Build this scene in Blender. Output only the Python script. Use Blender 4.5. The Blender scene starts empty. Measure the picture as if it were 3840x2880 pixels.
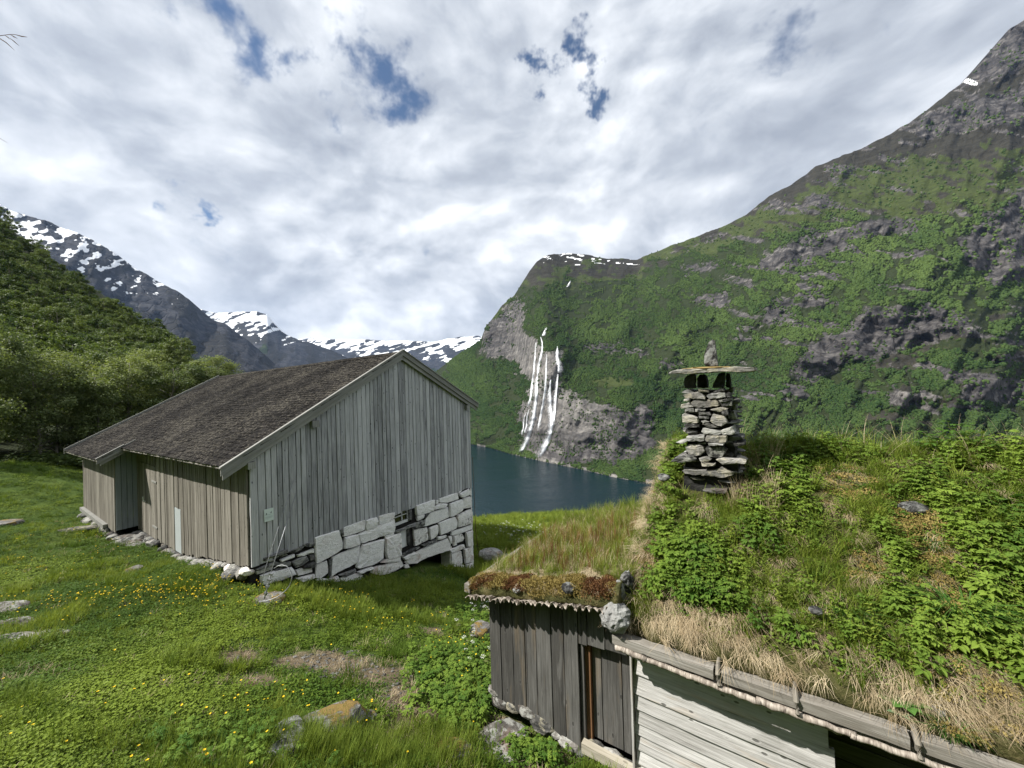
# Mountain farm above a fjord: grey barn, sod-roofed hut with a slate chimney, seven-strand waterfall opposite.
import bpy, math, random
import numpy as np
from mathutils import Matrix, Vector

random.seed(11)
RNG = np.random.default_rng(11)
SC = bpy.context.scene
COL = SC.collection
# ------------------------------------------------------------------ camera
# World: eye at the origin, +Y into the picture, +Z up, metres.  Photo pixels (3840 x 2880) are used only to survey positions.
FPX = 1452.7
_p, _r = math.radians(0.254), math.radians(1.649)
_F = np.array([0, math.cos(_p), math.sin(_p)]); _U0 = np.array([0, -math.sin(_p), math.cos(_p)]); _R0 = np.array([1.0, 0, 0])
CU = _U0 * math.cos(_r) + _R0 * math.sin(_r)
CR = _R0 * math.cos(_r) - _U0 * math.sin(_r)
CF = _F
cam = bpy.data.objects.new('camera', bpy.data.cameras.new('camera'))
COL.objects.link(cam); SC.camera = cam
cam.data.sensor_fit = 'HORIZONTAL'; cam.data.sensor_width = 36.0
cam.data.lens = FPX * 36.0 / 3840.0
cam.data.clip_start = 0.05; cam.data.clip_end = 60000
cam.matrix_world = Matrix(((CR[0], CU[0], -CF[0], 0), (CR[1], CU[1], -CF[1], 0), (CR[2], CU[2], -CF[2], 0), (0, 0, 0, 1)))
# ------------------------------------------------------------------ render settings
SC.render.engine = 'CYCLES'
SC.view_settings.view_transform = 'Standard'; SC.view_settings.look = 'None'
SC.view_settings.gamma = 1.0; SC.view_settings.use_curve_mapping = False
SC.view_settings.exposure = 0.88
cy = SC.cycles
cy.max_bounces = 4; cy.diffuse_bounces = 2; cy.glossy_bounces = 2; cy.transmission_bounces = 3; cy.transparent_max_bounces = 6; cy.volume_bounces = 0
cy.caustics_reflective = False; cy.caustics_refractive = False
cy.use_denoising = True
cy.sample_clamp_indirect = 4.0

# ------------------------------------------------------------------ node helpers
def sk(nt, n, i, v):
    """set or link input i of node n"""
    s = n.inputs[i]
    if isinstance(v, bpy.types.NodeSocket): nt.links.new(v, s)
    elif v is not None:
        if s.type == 'RGBA' and len(v) == 3: v = (*v, 1)
        s.default_value = v
class NT:
    def __init__(self, nt): self.nt = nt; nt.nodes.clear()
    def n(self, t, ins=None, **props):
        n = self.nt.nodes.new(t)
        for k, v in props.items(): setattr(n, k, v)
        for k, v in (ins or {}).items(): sk(self.nt, n, k, v)
        return n
    def m(self, op, a, b=0.0, c=None, clamp=False):
        n = self.n('ShaderNodeMath', {0: a, 1: b}, operation=op, use_clamp=clamp)
        if c is not None: sk(self.nt, n, 2, c)
        return n.outputs[0]
    def vm(self, op, a, b=None, o=0):
        n = self.n('ShaderNodeVectorMath', {0: a}, operation=op)
        if b is not None: sk(self.nt, n, 1, b)
        return n.outputs[o]
    def mix(self, f, a, b, mode='MIX'):
        n = self.n('ShaderNodeMix', data_type='RGBA', blend_type=mode)
        sk(self.nt, n, 0, f); sk(self.nt, n, 6, a); sk(self.nt, n, 7, b); return n.outputs[2]
    def mr(self, v, a, b, c=0.0, d=1.0, smooth=False):
        n = self.n('ShaderNodeMapRange', {0: v, 1: a, 2: b, 3: c, 4: d}, interpolation_type='SMOOTHSTEP' if smooth else 'LINEAR'); return n.outputs[0]
    def noise(self, vec, scale=5.0, detail=4.0, rough=0.55, dist=0.0, col=False):
        n = self.n('ShaderNodeTexNoise', {'Vector': vec, 'Scale': scale, 'Detail': detail, 'Roughness': rough, 'Distortion': dist}); return n.outputs[1 if col else 0]
    def vor(self, vec, scale=5.0, feature='F1', out=0, rand=1.0):
        n = self.n('ShaderNodeTexVoronoi', {'Vector': vec, 'Scale': scale, 'Randomness': rand}, feature=feature); return n.outputs[out]
    def mapv(self, vec, scale=(1, 1, 1), loc=(0, 0, 0), rot=(0, 0, 0)):
        return self.n('ShaderNodeMapping', {'Vector': vec, 'Scale': scale, 'Location': loc, 'Rotation': rot}).outputs[0]
    def attr(self, name, typ='GEOMETRY', o=2): return self.n('ShaderNodeAttribute', attribute_name=name, attribute_type=typ).outputs[o]
    def bump(self, h, strength=0.5, dist=0.02): return self.n('ShaderNodeBump', {'Height': h, 'Strength': strength, 'Distance': dist}).outputs[0]

# ------------------------------------------------------------------ sun and sky
SUN_H = np.array([-0.985, -0.17]); SUN_H /= np.linalg.norm(SUN_H)
SUN_EL = math.radians(46)
SUN_DIR = Vector((SUN_H[0] * math.cos(SUN_EL), SUN_H[1] * math.cos(SUN_EL), math.sin(SUN_EL)))
sun = bpy.data.objects.new('sun', bpy.data.lights.new('sun', 'SUN')); COL.objects.link(sun)
sun.data.energy = 4.5; sun.data.angle = math.radians(0.6); sun.data.color = (1.0, 0.955, 0.88)
sun.rotation_euler = SUN_DIR.to_track_quat('Z', 'Y').to_euler()

def ray(x, y): return CF + CR * ((x - 1920) / FPX) + CU * ((1440 - y) / FPX)

world = bpy.data.worlds.new('World'); SC.world = world; world.use_nodes = True
def build_sky():
    t = NT(world.node_tree)
    d = t.vm('NORMALIZE', t.n('ShaderNodeTexCoord').outputs['Generated'])
    sky = t.n('ShaderNodeTexSky', sky_type='NISHITA', sun_disc=False)
    sky.sun_elevation = SUN_EL; sky.sun_rotation = math.atan2(SUN_H[0], SUN_H[1]); sky.altitude = 300; sky.air_density = 1.0; sky.dust_density = 0.0; sky.ozone_density = 3.0
    sep = t.n('ShaderNodeSeparateXYZ', {0: d})
    q = t.mapv(d, (1.0, 1.0, 1.6))                              # flattened banks of cloud
    w1 = t.noise(q, 1.7, 3, 0.5, col=True)
    qw = t.vm('ADD', q, t.vm('MULTIPLY', t.vm('SUBTRACT', w1, (0.5, 0.5, 0.5)), (0.28, 0.28, 0.28)))
    big = t.noise(qw, 2.3, 4, 0.5)
    h1 = t.noise(qw, 4.6, 8, 0.54, 0.05)
    h2 = t.noise(t.vm('ADD', qw, (-0.03, -0.008, 0.04)), 4.6, 6, 0.54, 0.05)   # same field a little toward the sun: gives lit and shaded flanks
    puff = t.m('MULTIPLY', t.m('SUBTRACT', h1, h2), 1.45)
    # openings where the deck thins out
    dwarp = t.vm('ADD', d, t.vm('MULTIPLY', t.vm('SUBTRACT', t.noise(d, 7, 5, 0.6, col=True), (.5, .5, .5)), (.36, .36, .36)))
    holes = None
    for hx, hy, rad, amp in ((900, 120, .115, .95), (1150, 185, .085, .8), (1430, 325, .125, 1.15), (2030, 255, .066, 1.15), (2180, 310, .066, 1.15), (3010, 125, .10, .72), (640, 745, .062, 1.15), (760, 930, .08, .5), (1560, 985, .06, .4), (2150, 900, .06, .4)):
        v = ray(hx, hy); v = v / np.linalg.norm(v)
        h = t.mr(t.vm('LENGTH', t.vm('SUBTRACT', dwarp, tuple(v)), None, 1), rad, 0.0, 0.0, amp, True)
        holes = h if holes is None else t.m('MAXIMUM', holes, h)
    cover = t.m('SUBTRACT', t.m('ADD', 0.95, t.m('MULTIPLY', t.m('SUBTRACT', h1, 0.5), 1.5)), t.m('MULTIPLY', holes, 1.25))
    cov = t.mr(cover, -0.30, 0.70, 0, 1, True)
    # brightness of the deck: thin parts bright, thick undersides grey, lighter toward the horizon
    b = t.m('ADD', t.m('ADD', t.m('MULTIPLY', t.m('SUBTRACT', big, 0.5), 1.1), t.m('MULTIPLY', t.m('SUBTRACT', h1, 0.5), 0.75)), t.m('ADD', 0.55, puff))
    b = t.m('ADD', b, t.m('MULTIPLY', t.mr(sep.outputs[2], 0.25, 0.0, 0, 1, True), 0.15), clamp=True)
    ccol = t.n('ShaderNodeValToRGB', {0: b}); r = ccol.color_ramp
    r.elements[0].position = 0.0; r.elements[0].color = (0.235, 0.258, 0.298, 1)
    r.elements[1].position = 1.0; r.elements[1].color = (0.66, 0.675, 0.695, 1)
    e = r.elements.new(0.35); e.color = (0.325, 0.35, 0.39, 1)
    e = r.elements.new(0.7); e.color = (0.475, 0.497, 0.528, 1)
    bg1 = t.n('ShaderNodeBackground', {0: sky.outputs[0], 1: 0.055})
    bg2 = t.n('ShaderNodeBackground', {0: ccol.outputs[0], 1: 1.0})
    mx = t.n('ShaderNodeMixShader', {0: cov, 1: bg1.outputs[0], 2: bg2.outputs[0]})
    t.n('ShaderNodeOutputWorld', {0: mx.outputs[0]})
    world.cycles.sampling_method = 'MANUAL'; world.cycles.sample_map_resolution = 512
build_sky()
# ------------------------------------------------------------------ survey helpers
def onz(x, y, z): d = ray(x, y); return d * (z / d[2])
def at(x, y, dep): return ray(x, y) * dep
def onp(x, y, P, n): d = ray(x, y); return d * (np.dot(P, n) / np.dot(d, n))
YAW = 0.975
G = np.array([math.cos(YAW), math.sin(YAW), 0.0])      # along the barn gable and into the hut
Lx = np.array([-math.sin(YAW), math.cos(YAW), 0.0])    # along the barn ridge

# ------------------------------------------------------------------ noise (numpy)
def _hash(ix, iy, iz, seed):
    h = (ix.astype(np.int64) * 374761393 + iy.astype(np.int64) * 668265263 + iz.astype(np.int64) * 2147483647 + seed * 1274126177) & 0xFFFFFFFF
    h = ((h ^ (h >> 13)) * 1274126177) & 0xFFFFFFFF
    h = ((h ^ (h >> 16)) * 2246822519) & 0xFFFFFFFF
    return ((h ^ (h >> 15)) & 0xFFFFFF) / float(0xFFFFFF)
def vn(x, y, z=0.0, seed=0):
    x, y, z = np.broadcast_arrays(np.asarray(x, float), np.asarray(y, float), np.asarray(z, float))
    ix, iy, iz = np.floor(x), np.floor(y), np.floor(z)
    fx, fy, fz = x - ix, y - iy, z - iz
    fx, fy, fz = (f * f * f * (f * (f * 6 - 15) + 10) for f in (fx, fy, fz))
    r = 0
    for a in (0, 1):
        for b in (0, 1):
            for c in (0, 1):
                w = (fx if a else 1 - fx) * (fy if b else 1 - fy) * (fz if c else 1 - fz)
                r = r + w * _hash(ix + a, iy + b, iz + c, seed)
    return r
def fbm(x, y, z=0.0, octv=5, rough=0.5, seed=0):
    s = 0; a = 1; t = 0; f = 1.0
    for o in range(octv):
        s = s + a * vn(np.asarray(x) * f + 17.3 * o, np.asarray(y) * f - 9.1 * o, np.asarray(z) * f + 3.3 * o, seed + o); t += a; a *= rough; f *= 2.03
    return s / t
def ridged(x, y, z=0.0, octv=5, seed=0):
    s = 0; a = 1; t = 0; f = 1.0
    for o in range(octv):
        s = s + a * (1 - np.abs(2 * vn(np.asarray(x) * f + 7.3 * o, np.asarray(y) * f - 4.1 * o, np.asarray(z) * f, seed + o) - 1)); t += a; a *= 0.5; f *= 2.1
    return s / t
def sstep(a, b, x): t = np.clip((np.asarray(x, float) - a) / (b - a), 0, 1); return t * t * (3 - 2 * t)
def inpoly(px, py, poly):
    r = np.zeros(px.shape, bool); n = len(poly)
    for i in range(n):
        x1, y1 = poly[i]; x2, y2 = poly[(i + 1) % n]
        if y1 == y2: continue
        c = ((y1 > py) != (y2 > py)) & (px < (x2 - x1) * (py - y1) / (y2 - y1) + x1)
        r ^= c
    return r

# ------------------------------------------------------------------ object helpers
def mk_mesh(name, V, Fc, mats, smooth=False, midx=None):
    me = bpy.data.meshes.new(name)
    me.from_pydata([tuple(map(float, v)) for v in V], [], [tuple(f) for f in Fc])
    for m in (mats if isinstance(mats, (list, tuple)) else [mats]): me.materials.append(m)
    if midx is not None: me.polygons.foreach_set('material_index', np.asarray(midx, np.int32))
    if smooth: me.polygons.foreach_set('use_smooth', np.ones(len(me.polygons), bool))
    me.update(); return me
def ob(name, me, parent=None, M=None, label=None, cat=None, group=None, kind=None):
    o = bpy.data.objects.new(name, me); COL.objects.link(o)
    if parent is not None: o.parent = parent
    if M is not None: o.matrix_basis = M
    if label: o['label'] = label
    if cat: o['category'] = cat
    if group: o['group'] = group
    if kind: o['kind'] = kind
    return o
def empty(name, M, label, cat, group=None): return ob(name, None, None, M, label, cat, group)
def T(x, y, z): return Matrix.Translation((x, y, z))
def frame(o, ax, ay, az):
    return Matrix(((ax[0], ay[0], az[0], o[0]), (ax[1], ay[1], az[1], o[1]), (ax[2], ay[2], az[2], o[2]), (0, 0, 0, 1)))
def fattr(me, name, vals):
    a = me.attributes.new(name, 'FLOAT', 'POINT'); a.data.foreach_set('value', np.asarray(vals, np.float32).ravel())
def grid_faces(nr, nc, flip=False):
    i = np.arange((nr - 1) * (nc - 1)); r = i // (nc - 1); c = i % (nc - 1); a = r * nc + c
    f = np.stack([a, a + 1, a + nc + 1, a + nc], 1)
    return f[:, ::-1] if flip else f
def box_vf(x0, x1, y0, y1, z0, z1):
    V = [(x0, y0, z0), (x1, y0, z0), (x1, y1, z0), (x0, y1, z0), (x0, y0, z1), (x1, y0, z1), (x1, y1, z1), (x0, y1, z1)]
    return V, [(0, 3, 2, 1), (4, 5, 6, 7), (0, 1, 5, 4), (1, 2, 6, 5), (2, 3, 7, 6), (3, 0, 4, 7)]
def join(parts):
    V, Fc = [], []
    for v, f in parts:
        o = len(V); V += list(v); Fc += [tuple(i + o for i in q) for q in f]
    return V, Fc
def tube(pts, rad, seg=6, cap=True):
    pts = [np.asarray(p, float) for p in pts]; n = len(pts)
    rad = [rad] * n if np.isscalar(rad) else rad
    V, Fc = [], []
    for i, p in enumerate(pts):
        d = pts[min(i + 1, n - 1)] - pts[max(i - 1, 0)]; d = d / (np.linalg.norm(d) + 1e-9)
        a = np.cross(d, (0, 0, 1.0));
        if np.linalg.norm(a) < 0.2: a = np.cross(d, (1.0, 0, 0))
        a /= np.linalg.norm(a); b = np.cross(d, a)
        for k in range(seg):
            t = 2 * math.pi * k / seg; V.append(p + rad[i] * (math.cos(t) * a + math.sin(t) * b))
    for i in range(n - 1):
        for k in range(seg):
            k2 = (k + 1) % seg; Fc.append((i * seg + k, i * seg + k2, (i + 1) * seg + k2, (i + 1) * seg + k))
    if cap: Fc.append(tuple(range(seg))[::-1]); Fc.append(tuple((n - 1) * seg + k for k in range(seg)))
    return V, Fc
def plank(w, t, L, seed, rag=0.006, skew0=0.0, skew1=0.0, nseg=4):
    """board: x across (0..w), y thickness (-t..0 outward -y), z along (0..L); wavy edges; skew tilts the ends"""
    r = random.Random(seed); V, Fc = [], []
    for i in range(nseg + 1):
        s = i / nseg; l = r.uniform(-rag, rag); q = r.uniform(-rag, rag); cup = r.uniform(-.003, .003)
        for x, y in ((l, 0), (w + q, 0), (w + q - .004, -t + cup), (l + .004, -t - cup)):
            z = s * L + (skew0 * (x / w - .5) * w if i == 0 else 0) + (skew1 * (x / w - .5) * w if i == nseg else 0)
            V.append((x, y, z))
    for i in range(nseg):
        for k in range(4):
            k2 = (k + 1) % 4; Fc.append((i * 4 + k, i * 4 + k2, i * 4 + 4 + k2, i * 4 + 4 + k))
    Fc.append((3, 2, 1, 0)); b = nseg * 4; Fc.append((b, b + 1, b + 2, b + 3))
    return V, Fc
def poly_stone(poly, depth, bulge=0.03, seed=0, step=0.12, inset=0.25):
    """poly in (x, z); the face looks to -y (face plane y = 0, bulging to -bulge); body goes back to y = depth"""
    r = random.Random(seed); P = [np.array(p, float) for p in poly]
    ar = sum(P[i][0] * P[(i + 1) % len(P)][1] - P[(i + 1) % len(P)][0] * P[i][1] for i in range(len(P)))
    if ar < 0: P = P[::-1]
    Q = []
    for i in range(len(P)):
        a, b = P[i], P[(i + 1) % len(P)]; n = max(1, int(np.linalg.norm(b - a) / step + .5))
        for k in range(n): Q.append(a + (b - a) * k / n)
    # round corners once
    Q = [0.07 * Q[i - 1] + 0.86 * Q[i] + 0.07 * Q[(i + 1) % len(Q)] for i in range(len(Q))]
    c = sum(Q) / len(Q); n = len(Q); V, Fc = [], []
    def ring(s, y, j, yj):
        for q in Q:
            p = c + (q - c) * s + np.array([r.uniform(-j, j), r.uniform(-j, j)]); V.append((p[0], y + r.uniform(-yj, yj), p[1]))
    ring(0.94, depth, 0.0, 0.0); ring(1.045, 0.02, 0.006, 0.004); ring(0.985, -bulge * .8, 0.007, bulge * .3); ring(0.5, -bulge, 0.015, bulge * .12)
    for k in range(3):
        for i in range(n):
            j = (i + 1) % n; Fc.append((k * n + i, k * n + j, k * n + n + j, k * n + n + i))
    V.append((c[0], -bulge * r.uniform(.95, 1.08), c[1])); m = len(V) - 1
    for i in range(n): Fc.append((3 * n + i, 3 * n + (i + 1) % n, m))
    Fc.append(tuple(range(n))[::-1])
    return V, Fc
import bmesh
def rock_vf(sx, sy, sz, seed, sub=3, amp=0.35, freq=1.6, flat=0.0):
    bm = bmesh.new(); bmesh.ops.create_icosphere(bm, subdivisions=sub, radius=1.0)
    P = np.array([v.co[:] for v in bm.verts]); Fc = [tuple(v.index for v in f.verts) for f in bm.faces]; bm.free()
    n = fbm(P[:, 0] * freq + seed * 3.1, P[:, 1] * freq, P[:, 2] * freq, 4, .55, seed) - .5
    c = np.round(vn(P[:, 0] * 1.3, P[:, 1] * 1.3 + seed, P[:, 2] * 1.3, seed + 5) * 4) / 4 - .5
    P = P * (1 + amp * 2 * n + amp * .5 * c)[:, None]
    if flat: P[:, 2] = np.where(P[:, 2] > flat, flat + (P[:, 2] - flat) * .3, P[:, 2])
    return P * np.array([sx, sy, sz]), Fc

# ------------------------------------------------------------------ scatter (one 'stuff' object, geometry nodes)
_SC_NG = {}
def scatter_group(np_):
    if np_ in _SC_NG: return _SC_NG[np_]
    ng = bpy.data.node_groups.new('scatter', 'GeometryNodeTree'); _SC_NG[np_] = ng
    ng.interface.new_socket('Geometry', in_out='INPUT', socket_type='NodeSocketGeometry')
    ng.interface.new_socket('Geometry', in_out='OUTPUT', socket_type='NodeSocketGeometry')
    N = ng.nodes; Lk = ng.links
    gi = N.new('NodeGroupInput'); go = N.new('NodeGroupOutput')
    def named(nm, dt): n = N.new('GeometryNodeInputNamedAttribute'); n.data_type = dt; n.inputs[0].default_value = nm; return n.outputs[0]
    pid = named('pid', 'FLOAT')
    def sel(k):
        c = N.new('FunctionNodeCompare'); c.data_type = 'FLOAT'; c.operation = 'EQUAL'; Lk.new(pid, c.inputs[0]); c.inputs[1].default_value = k; c.inputs['Epsilon'].default_value = .1
        s = N.new('GeometryNodeSeparateGeometry'); s.domain = 'POINT'; Lk.new(gi.outputs[0], s.inputs[0]); Lk.new(c.outputs[0], s.inputs[1]); return s.outputs[0]
    pts = sel(0)
    jn = N.new('GeometryNodeJoinGeometry')
    for k in range(np_):
        g = N.new('GeometryNodeGeometryToInstance'); Lk.new(sel(k + 1), g.inputs[0]); Lk.new(g.outputs[0], jn.inputs[0])
    iop = N.new('GeometryNodeInstanceOnPoints'); Lk.new(pts, iop.inputs['Points']); Lk.new(jn.outputs[0], iop.inputs['Instance'])
    iop.inputs['Pick Instance'].default_value = True
    Lk.new(named('sel', 'INT'), iop.inputs['Instance Index'])
    e2r = N.new('FunctionNodeEulerToRotation'); Lk.new(named('rot', 'FLOAT_VECTOR'), e2r.inputs[0]); Lk.new(e2r.outputs[0], iop.inputs['Rotation'])
    Lk.new(named('scl', 'FLOAT_VECTOR'), iop.inputs['Scale'])
    Lk.new(iop.outputs[0], go.inputs[0])
    return ng
def scatter(name, protos, mats, pts, rot, scl, tone, label, cat, parent=None):
    """protos: list of (V, F, midx or None); pts (N,3); rot (N,3); scl (N,) or (N,3); tone (N,)"""
    pts = np.asarray(pts, float); n = len(pts)
    if n == 0: return None
    V = [pts]; Fc = []; pid = [np.zeros(n)]; mi = []; off = n
    for k, pr in enumerate(protos):
        v, f = np.asarray(pr[0], float), pr[1]
        V.append(v); Fc += [tuple(int(i) + off for i in q) for q in f]; pid.append(np.full(len(v), k + 1.0)); off += len(v)
        mi += list(pr[2]) if len(pr) > 2 and pr[2] is not None else [0] * len(f)
    me = mk_mesh(name, np.concatenate(V), Fc, mats, midx=mi)
    fattr(me, 'pid', np.concatenate(pid))
    pad = off - n
    scl = np.asarray(scl, float); scl = np.repeat(scl[:, None], 3, 1) if scl.ndim == 1 else scl
    for nm, arr in (('rot', rot), ('scl', scl)):
        a = me.attributes.new(nm, 'FLOAT_VECTOR', 'POINT'); a.data.foreach_set('vector', np.concatenate([np.asarray(arr, np.float32), np.zeros((pad, 3), np.float32)]).ravel())
    fattr(me, 'tone', np.concatenate([np.asarray(tone, float), np.zeros(pad)]))
    a = me.attributes.new('sel', 'INT', 'POINT'); a.data.foreach_set('value', np.concatenate([RNG.integers(0, len(protos), n), np.zeros(pad, int)]).astype(np.int32))
    o = ob(name, me, parent, None, label, cat, None, 'stuff')
    md = o.modifiers.new('scatter', 'NODES'); md.node_group = scatter_group(len(protos))
    return o
# leaf / blade builders -----------------------------------------------------------------
def add_blade(V, Fc, p, ang, h, w, lean=0.3, seg=3, droop=0.0):
    o = len(V); ca, sa = math.cos(ang), math.sin(ang)
    for i in range(seg + 1):
        s = i / seg; out = lean * h * s ** 1.7; z = h * (s - droop * s ** 3)
        ww = w * (1 - s ** 1.5) * .5 + .0004
        x, y = p[0] + ca * out, p[1] + sa * out
        V.append((x - sa * ww, y + ca * ww, p[2] + z)); V.append((x + sa * ww, y - ca * ww, p[2] + z))
    for i in range(seg): a = o + 2 * i; Fc.append((a, a + 1, a + 3, a + 2))
def add_leaf(V, Fc, p, d, n, L, W, fold=0.25, droop=0.2, simple=False):
    p = np.asarray(p, float); d = np.asarray(d, float); d = d / np.linalg.norm(d); n = np.asarray(n, float); s = np.cross(d, n); s /= np.linalg.norm(s) + 1e-9; n = np.cross(s, d)
    o = len(V)
    def q(a, b, c): return tuple(p + d * L * a + s * W * b + n * L * (c - droop * a * a))
    if simple:
        V.extend([q(0, 0, 0), q(.5, -.5, fold * .3), q(1, 0, 0), q(.5, .5, fold * .3)]); Fc.append((o, o + 1, o + 2)); Fc.append((o, o + 2, o + 3)); return
    V.extend([q(0, 0, 0), q(.28, -.42, fold * .3), q(.28, 0, 0), q(.28, .42, fold * .3), q(.65, -.36, fold * .28), q(.65, 0, 0), q(.65, .36, fold * .28), q(1, 0, 0)])
    Fc.extend([(o, o + 1, o + 2), (o, o + 2, o + 3), (o + 1, o + 4, o + 5, o + 2), (o + 2, o + 5, o + 6, o + 3), (o + 4, o + 7, o + 5), (o + 5, o + 7, o + 6)])
# ------------------------------------------------------------------ materials
def new_mat(name):
    m = bpy.data.materials.new(name); m.use_nodes = True; return m, NT(m.node_tree)
def finish(t, col, rough=0.8, normal=None, spec=0.3, metal=0.0):
    b = t.n('ShaderNodeBsdfPrincipled', {'Base Color': col, 'Roughness': rough, 'Specular IOR Level': spec, 'Metallic': metal})
    if normal is not None: sk(t.nt, b, 'Normal', normal)
    t.n('ShaderNodeOutputMaterial', {0: b.outputs[0]})
def ramp(t, fac, stops):
    n = t.n('ShaderNodeValToRGB', {0: fac}); r = n.color_ramp
    r.elements[0].position, r.elements[0].color = stops[0][0], (*stops[0][1], 1)
    r.elements[1].position, r.elements[1].color = stops[-1][0], (*stops[-1][1], 1)
    for p, c in stops[1:-1]: e = r.elements.new(p); e.color = (*c, 1)
    return n.outputs[0]
def objvec(t, spread=31.0):
    rnd = t.n('ShaderNodeObjectInfo').outputs['Random']
    off = t.m('MULTIPLY', rnd, spread)
    return t.vm('ADD', t.n('ShaderNodeTexCoord').outputs['Object'], t.n('ShaderNodeCombineXYZ', {0: off, 1: t.m('MULTIPLY', off, 1.7), 2: t.m('MULTIPLY', off, 2.3)}).outputs[0]), rnd
def wood_mat(name, dark, mid, light, knots=0.5, streak=0.0, fresh=None, bump=0.5, var=0.35, drip=0.0):
    m, t = new_mat(name); v, rnd = objvec(t)
    g1 = t.noise(t.mapv(v, (26, 26, 1.0)), 1.6, 7, 0.62, 0.5)
    g2 = t.noise(t.mapv(v, (70, 70, 2.2)), 1.5, 4, 0.6)
    bl = t.noise(t.mapv(v, (3.5, 3.5, 0.9)), 1.2, 5, 0.6, 0.4)
    f = t.m('ADD', t.m('MULTIPLY', g1, 0.6), t.m('ADD', t.m('MULTIPLY', g2, 0.28), t.m('MULTIPLY', bl, 0.42)))
    f = t.m('ADD', f, t.m('MULTIPLY', t.m('SUBTRACT', rnd, 0.5), var))
    col = ramp(t, f, [(0.38, dark), (0.62, mid), (0.88, light)])
    pale = t.mr(t.noise(t.mapv(v, (9, 9, 0.7), (4, 2, 1)), 1.3, 6, 0.65, 0.8), 0.60, 0.70)
    if streak: col = t.mix(t.m('MULTIPLY', pale, streak), col, tuple(min(1, c * 1.35) for c in light))
    if fresh: col = t.mix(t.m('MULTIPLY', t.mr(t.noise(t.mapv(v, (5, 5, 0.6), (7, 7, 7)), 1.0, 4, 0.6), 0.58, 0.72), 0.6), col, fresh)
    if drip: col = t.mix(t.m('MULTIPLY', t.mr(t.noise(t.mapv(v, (40, 40, .55), (1, 5, 2)), 1.0, 4, 0.6), 0.60, 0.66), drip), col, tuple(c * .35 for c in dark))
    cr = t.mr(g1, 0.30, 0.36, 1, 0)
    col = t.mix(t.m('MULTIPLY', cr, 0.55), col, tuple(c * .45 for c in dark))
    h = t.m('ADD', g1, t.m('MULTIPLY', g2, 0.5))
    if knots:
        kv = t.mapv(v, (7.5, 7.5, 3.4)); kd = t.vor(kv, 1.0)
        k = t.mr(kd, 0.085, 0.12, 1, 0); col = t.mix(t.m('MULTIPLY', k, knots), col, tuple(c * .5 for c in dark))
        if streak: col = t.mix(t.m('MULTIPLY', t.mr(t.m('ABSOLUTE', t.m('SUBTRACT', kd, 0.15)), 0.0, 0.03, 1, 0), streak * .7), col, light)
        h = t.m('SUBTRACT', h, t.m('MULTIPLY', k, 0.5))
    finish(t, col, 0.82, t.bump(h, bump, 0.012), 0.25); return m
WOOD_GABLE = wood_mat('wood_gable', (0.135, 0.138, 0.145), (0.36, 0.365, 0.375), (0.56, 0.565, 0.575), 0.9, 0.25, None, .7, .26)
WOOD_SIDE = wood_mat('wood_side', (0.085, 0.077, 0.063), (0.17, 0.157, 0.133), (0.285, 0.267, 0.232), 0.6, 0.2, None, .5, .3)  # albedo lowered so the long wall carries cloud shade in its colour
WOOD_BLUE = wood_mat('wood_bluegrey', (0.14, 0.165, 0.18), (0.21, 0.24, 0.262), (0.27, 0.30, 0.32), 0.3, 0.0, None, .35, .2)
WOOD_TRIM = wood_mat('wood_trim', (0.12, 0.12, 0.112), (0.215, 0.215, 0.20), (0.33, 0.33, 0.31), 0.4, 0.2, None, .4, .2)
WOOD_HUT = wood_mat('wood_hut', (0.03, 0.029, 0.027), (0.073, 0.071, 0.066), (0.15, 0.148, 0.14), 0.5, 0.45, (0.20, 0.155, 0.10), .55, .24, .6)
WOOD_LOG = wood_mat('wood_siding', (0.24, 0.235, 0.22), (0.46, 0.455, 0.44), (0.66, 0.655, 0.64), 0.9, 0.3, (0.42, 0.31, 0.20), .6, .2)
WOOD_BROWN = wood_mat('wood_brown', (0.055, 0.028, 0.014), (0.125, 0.062, 0.03), (0.20, 0.11, 0.055), 0.4, 0, None, .4, .2)
WOOD_BEAM = wood_mat('wood_beam', (0.085, 0.075, 0.06), (0.19, 0.175, 0.15), (0.36, 0.345, 0.315), 0.5, 0.4, None, .6, .15)
WOOD_SILL = wood_mat('wood_sill', (0.19, 0.165, 0.12), (0.36, 0.33, 0.265), (0.52, 0.49, 0.42), 0.5, 0.3, None, .5, .2)

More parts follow.
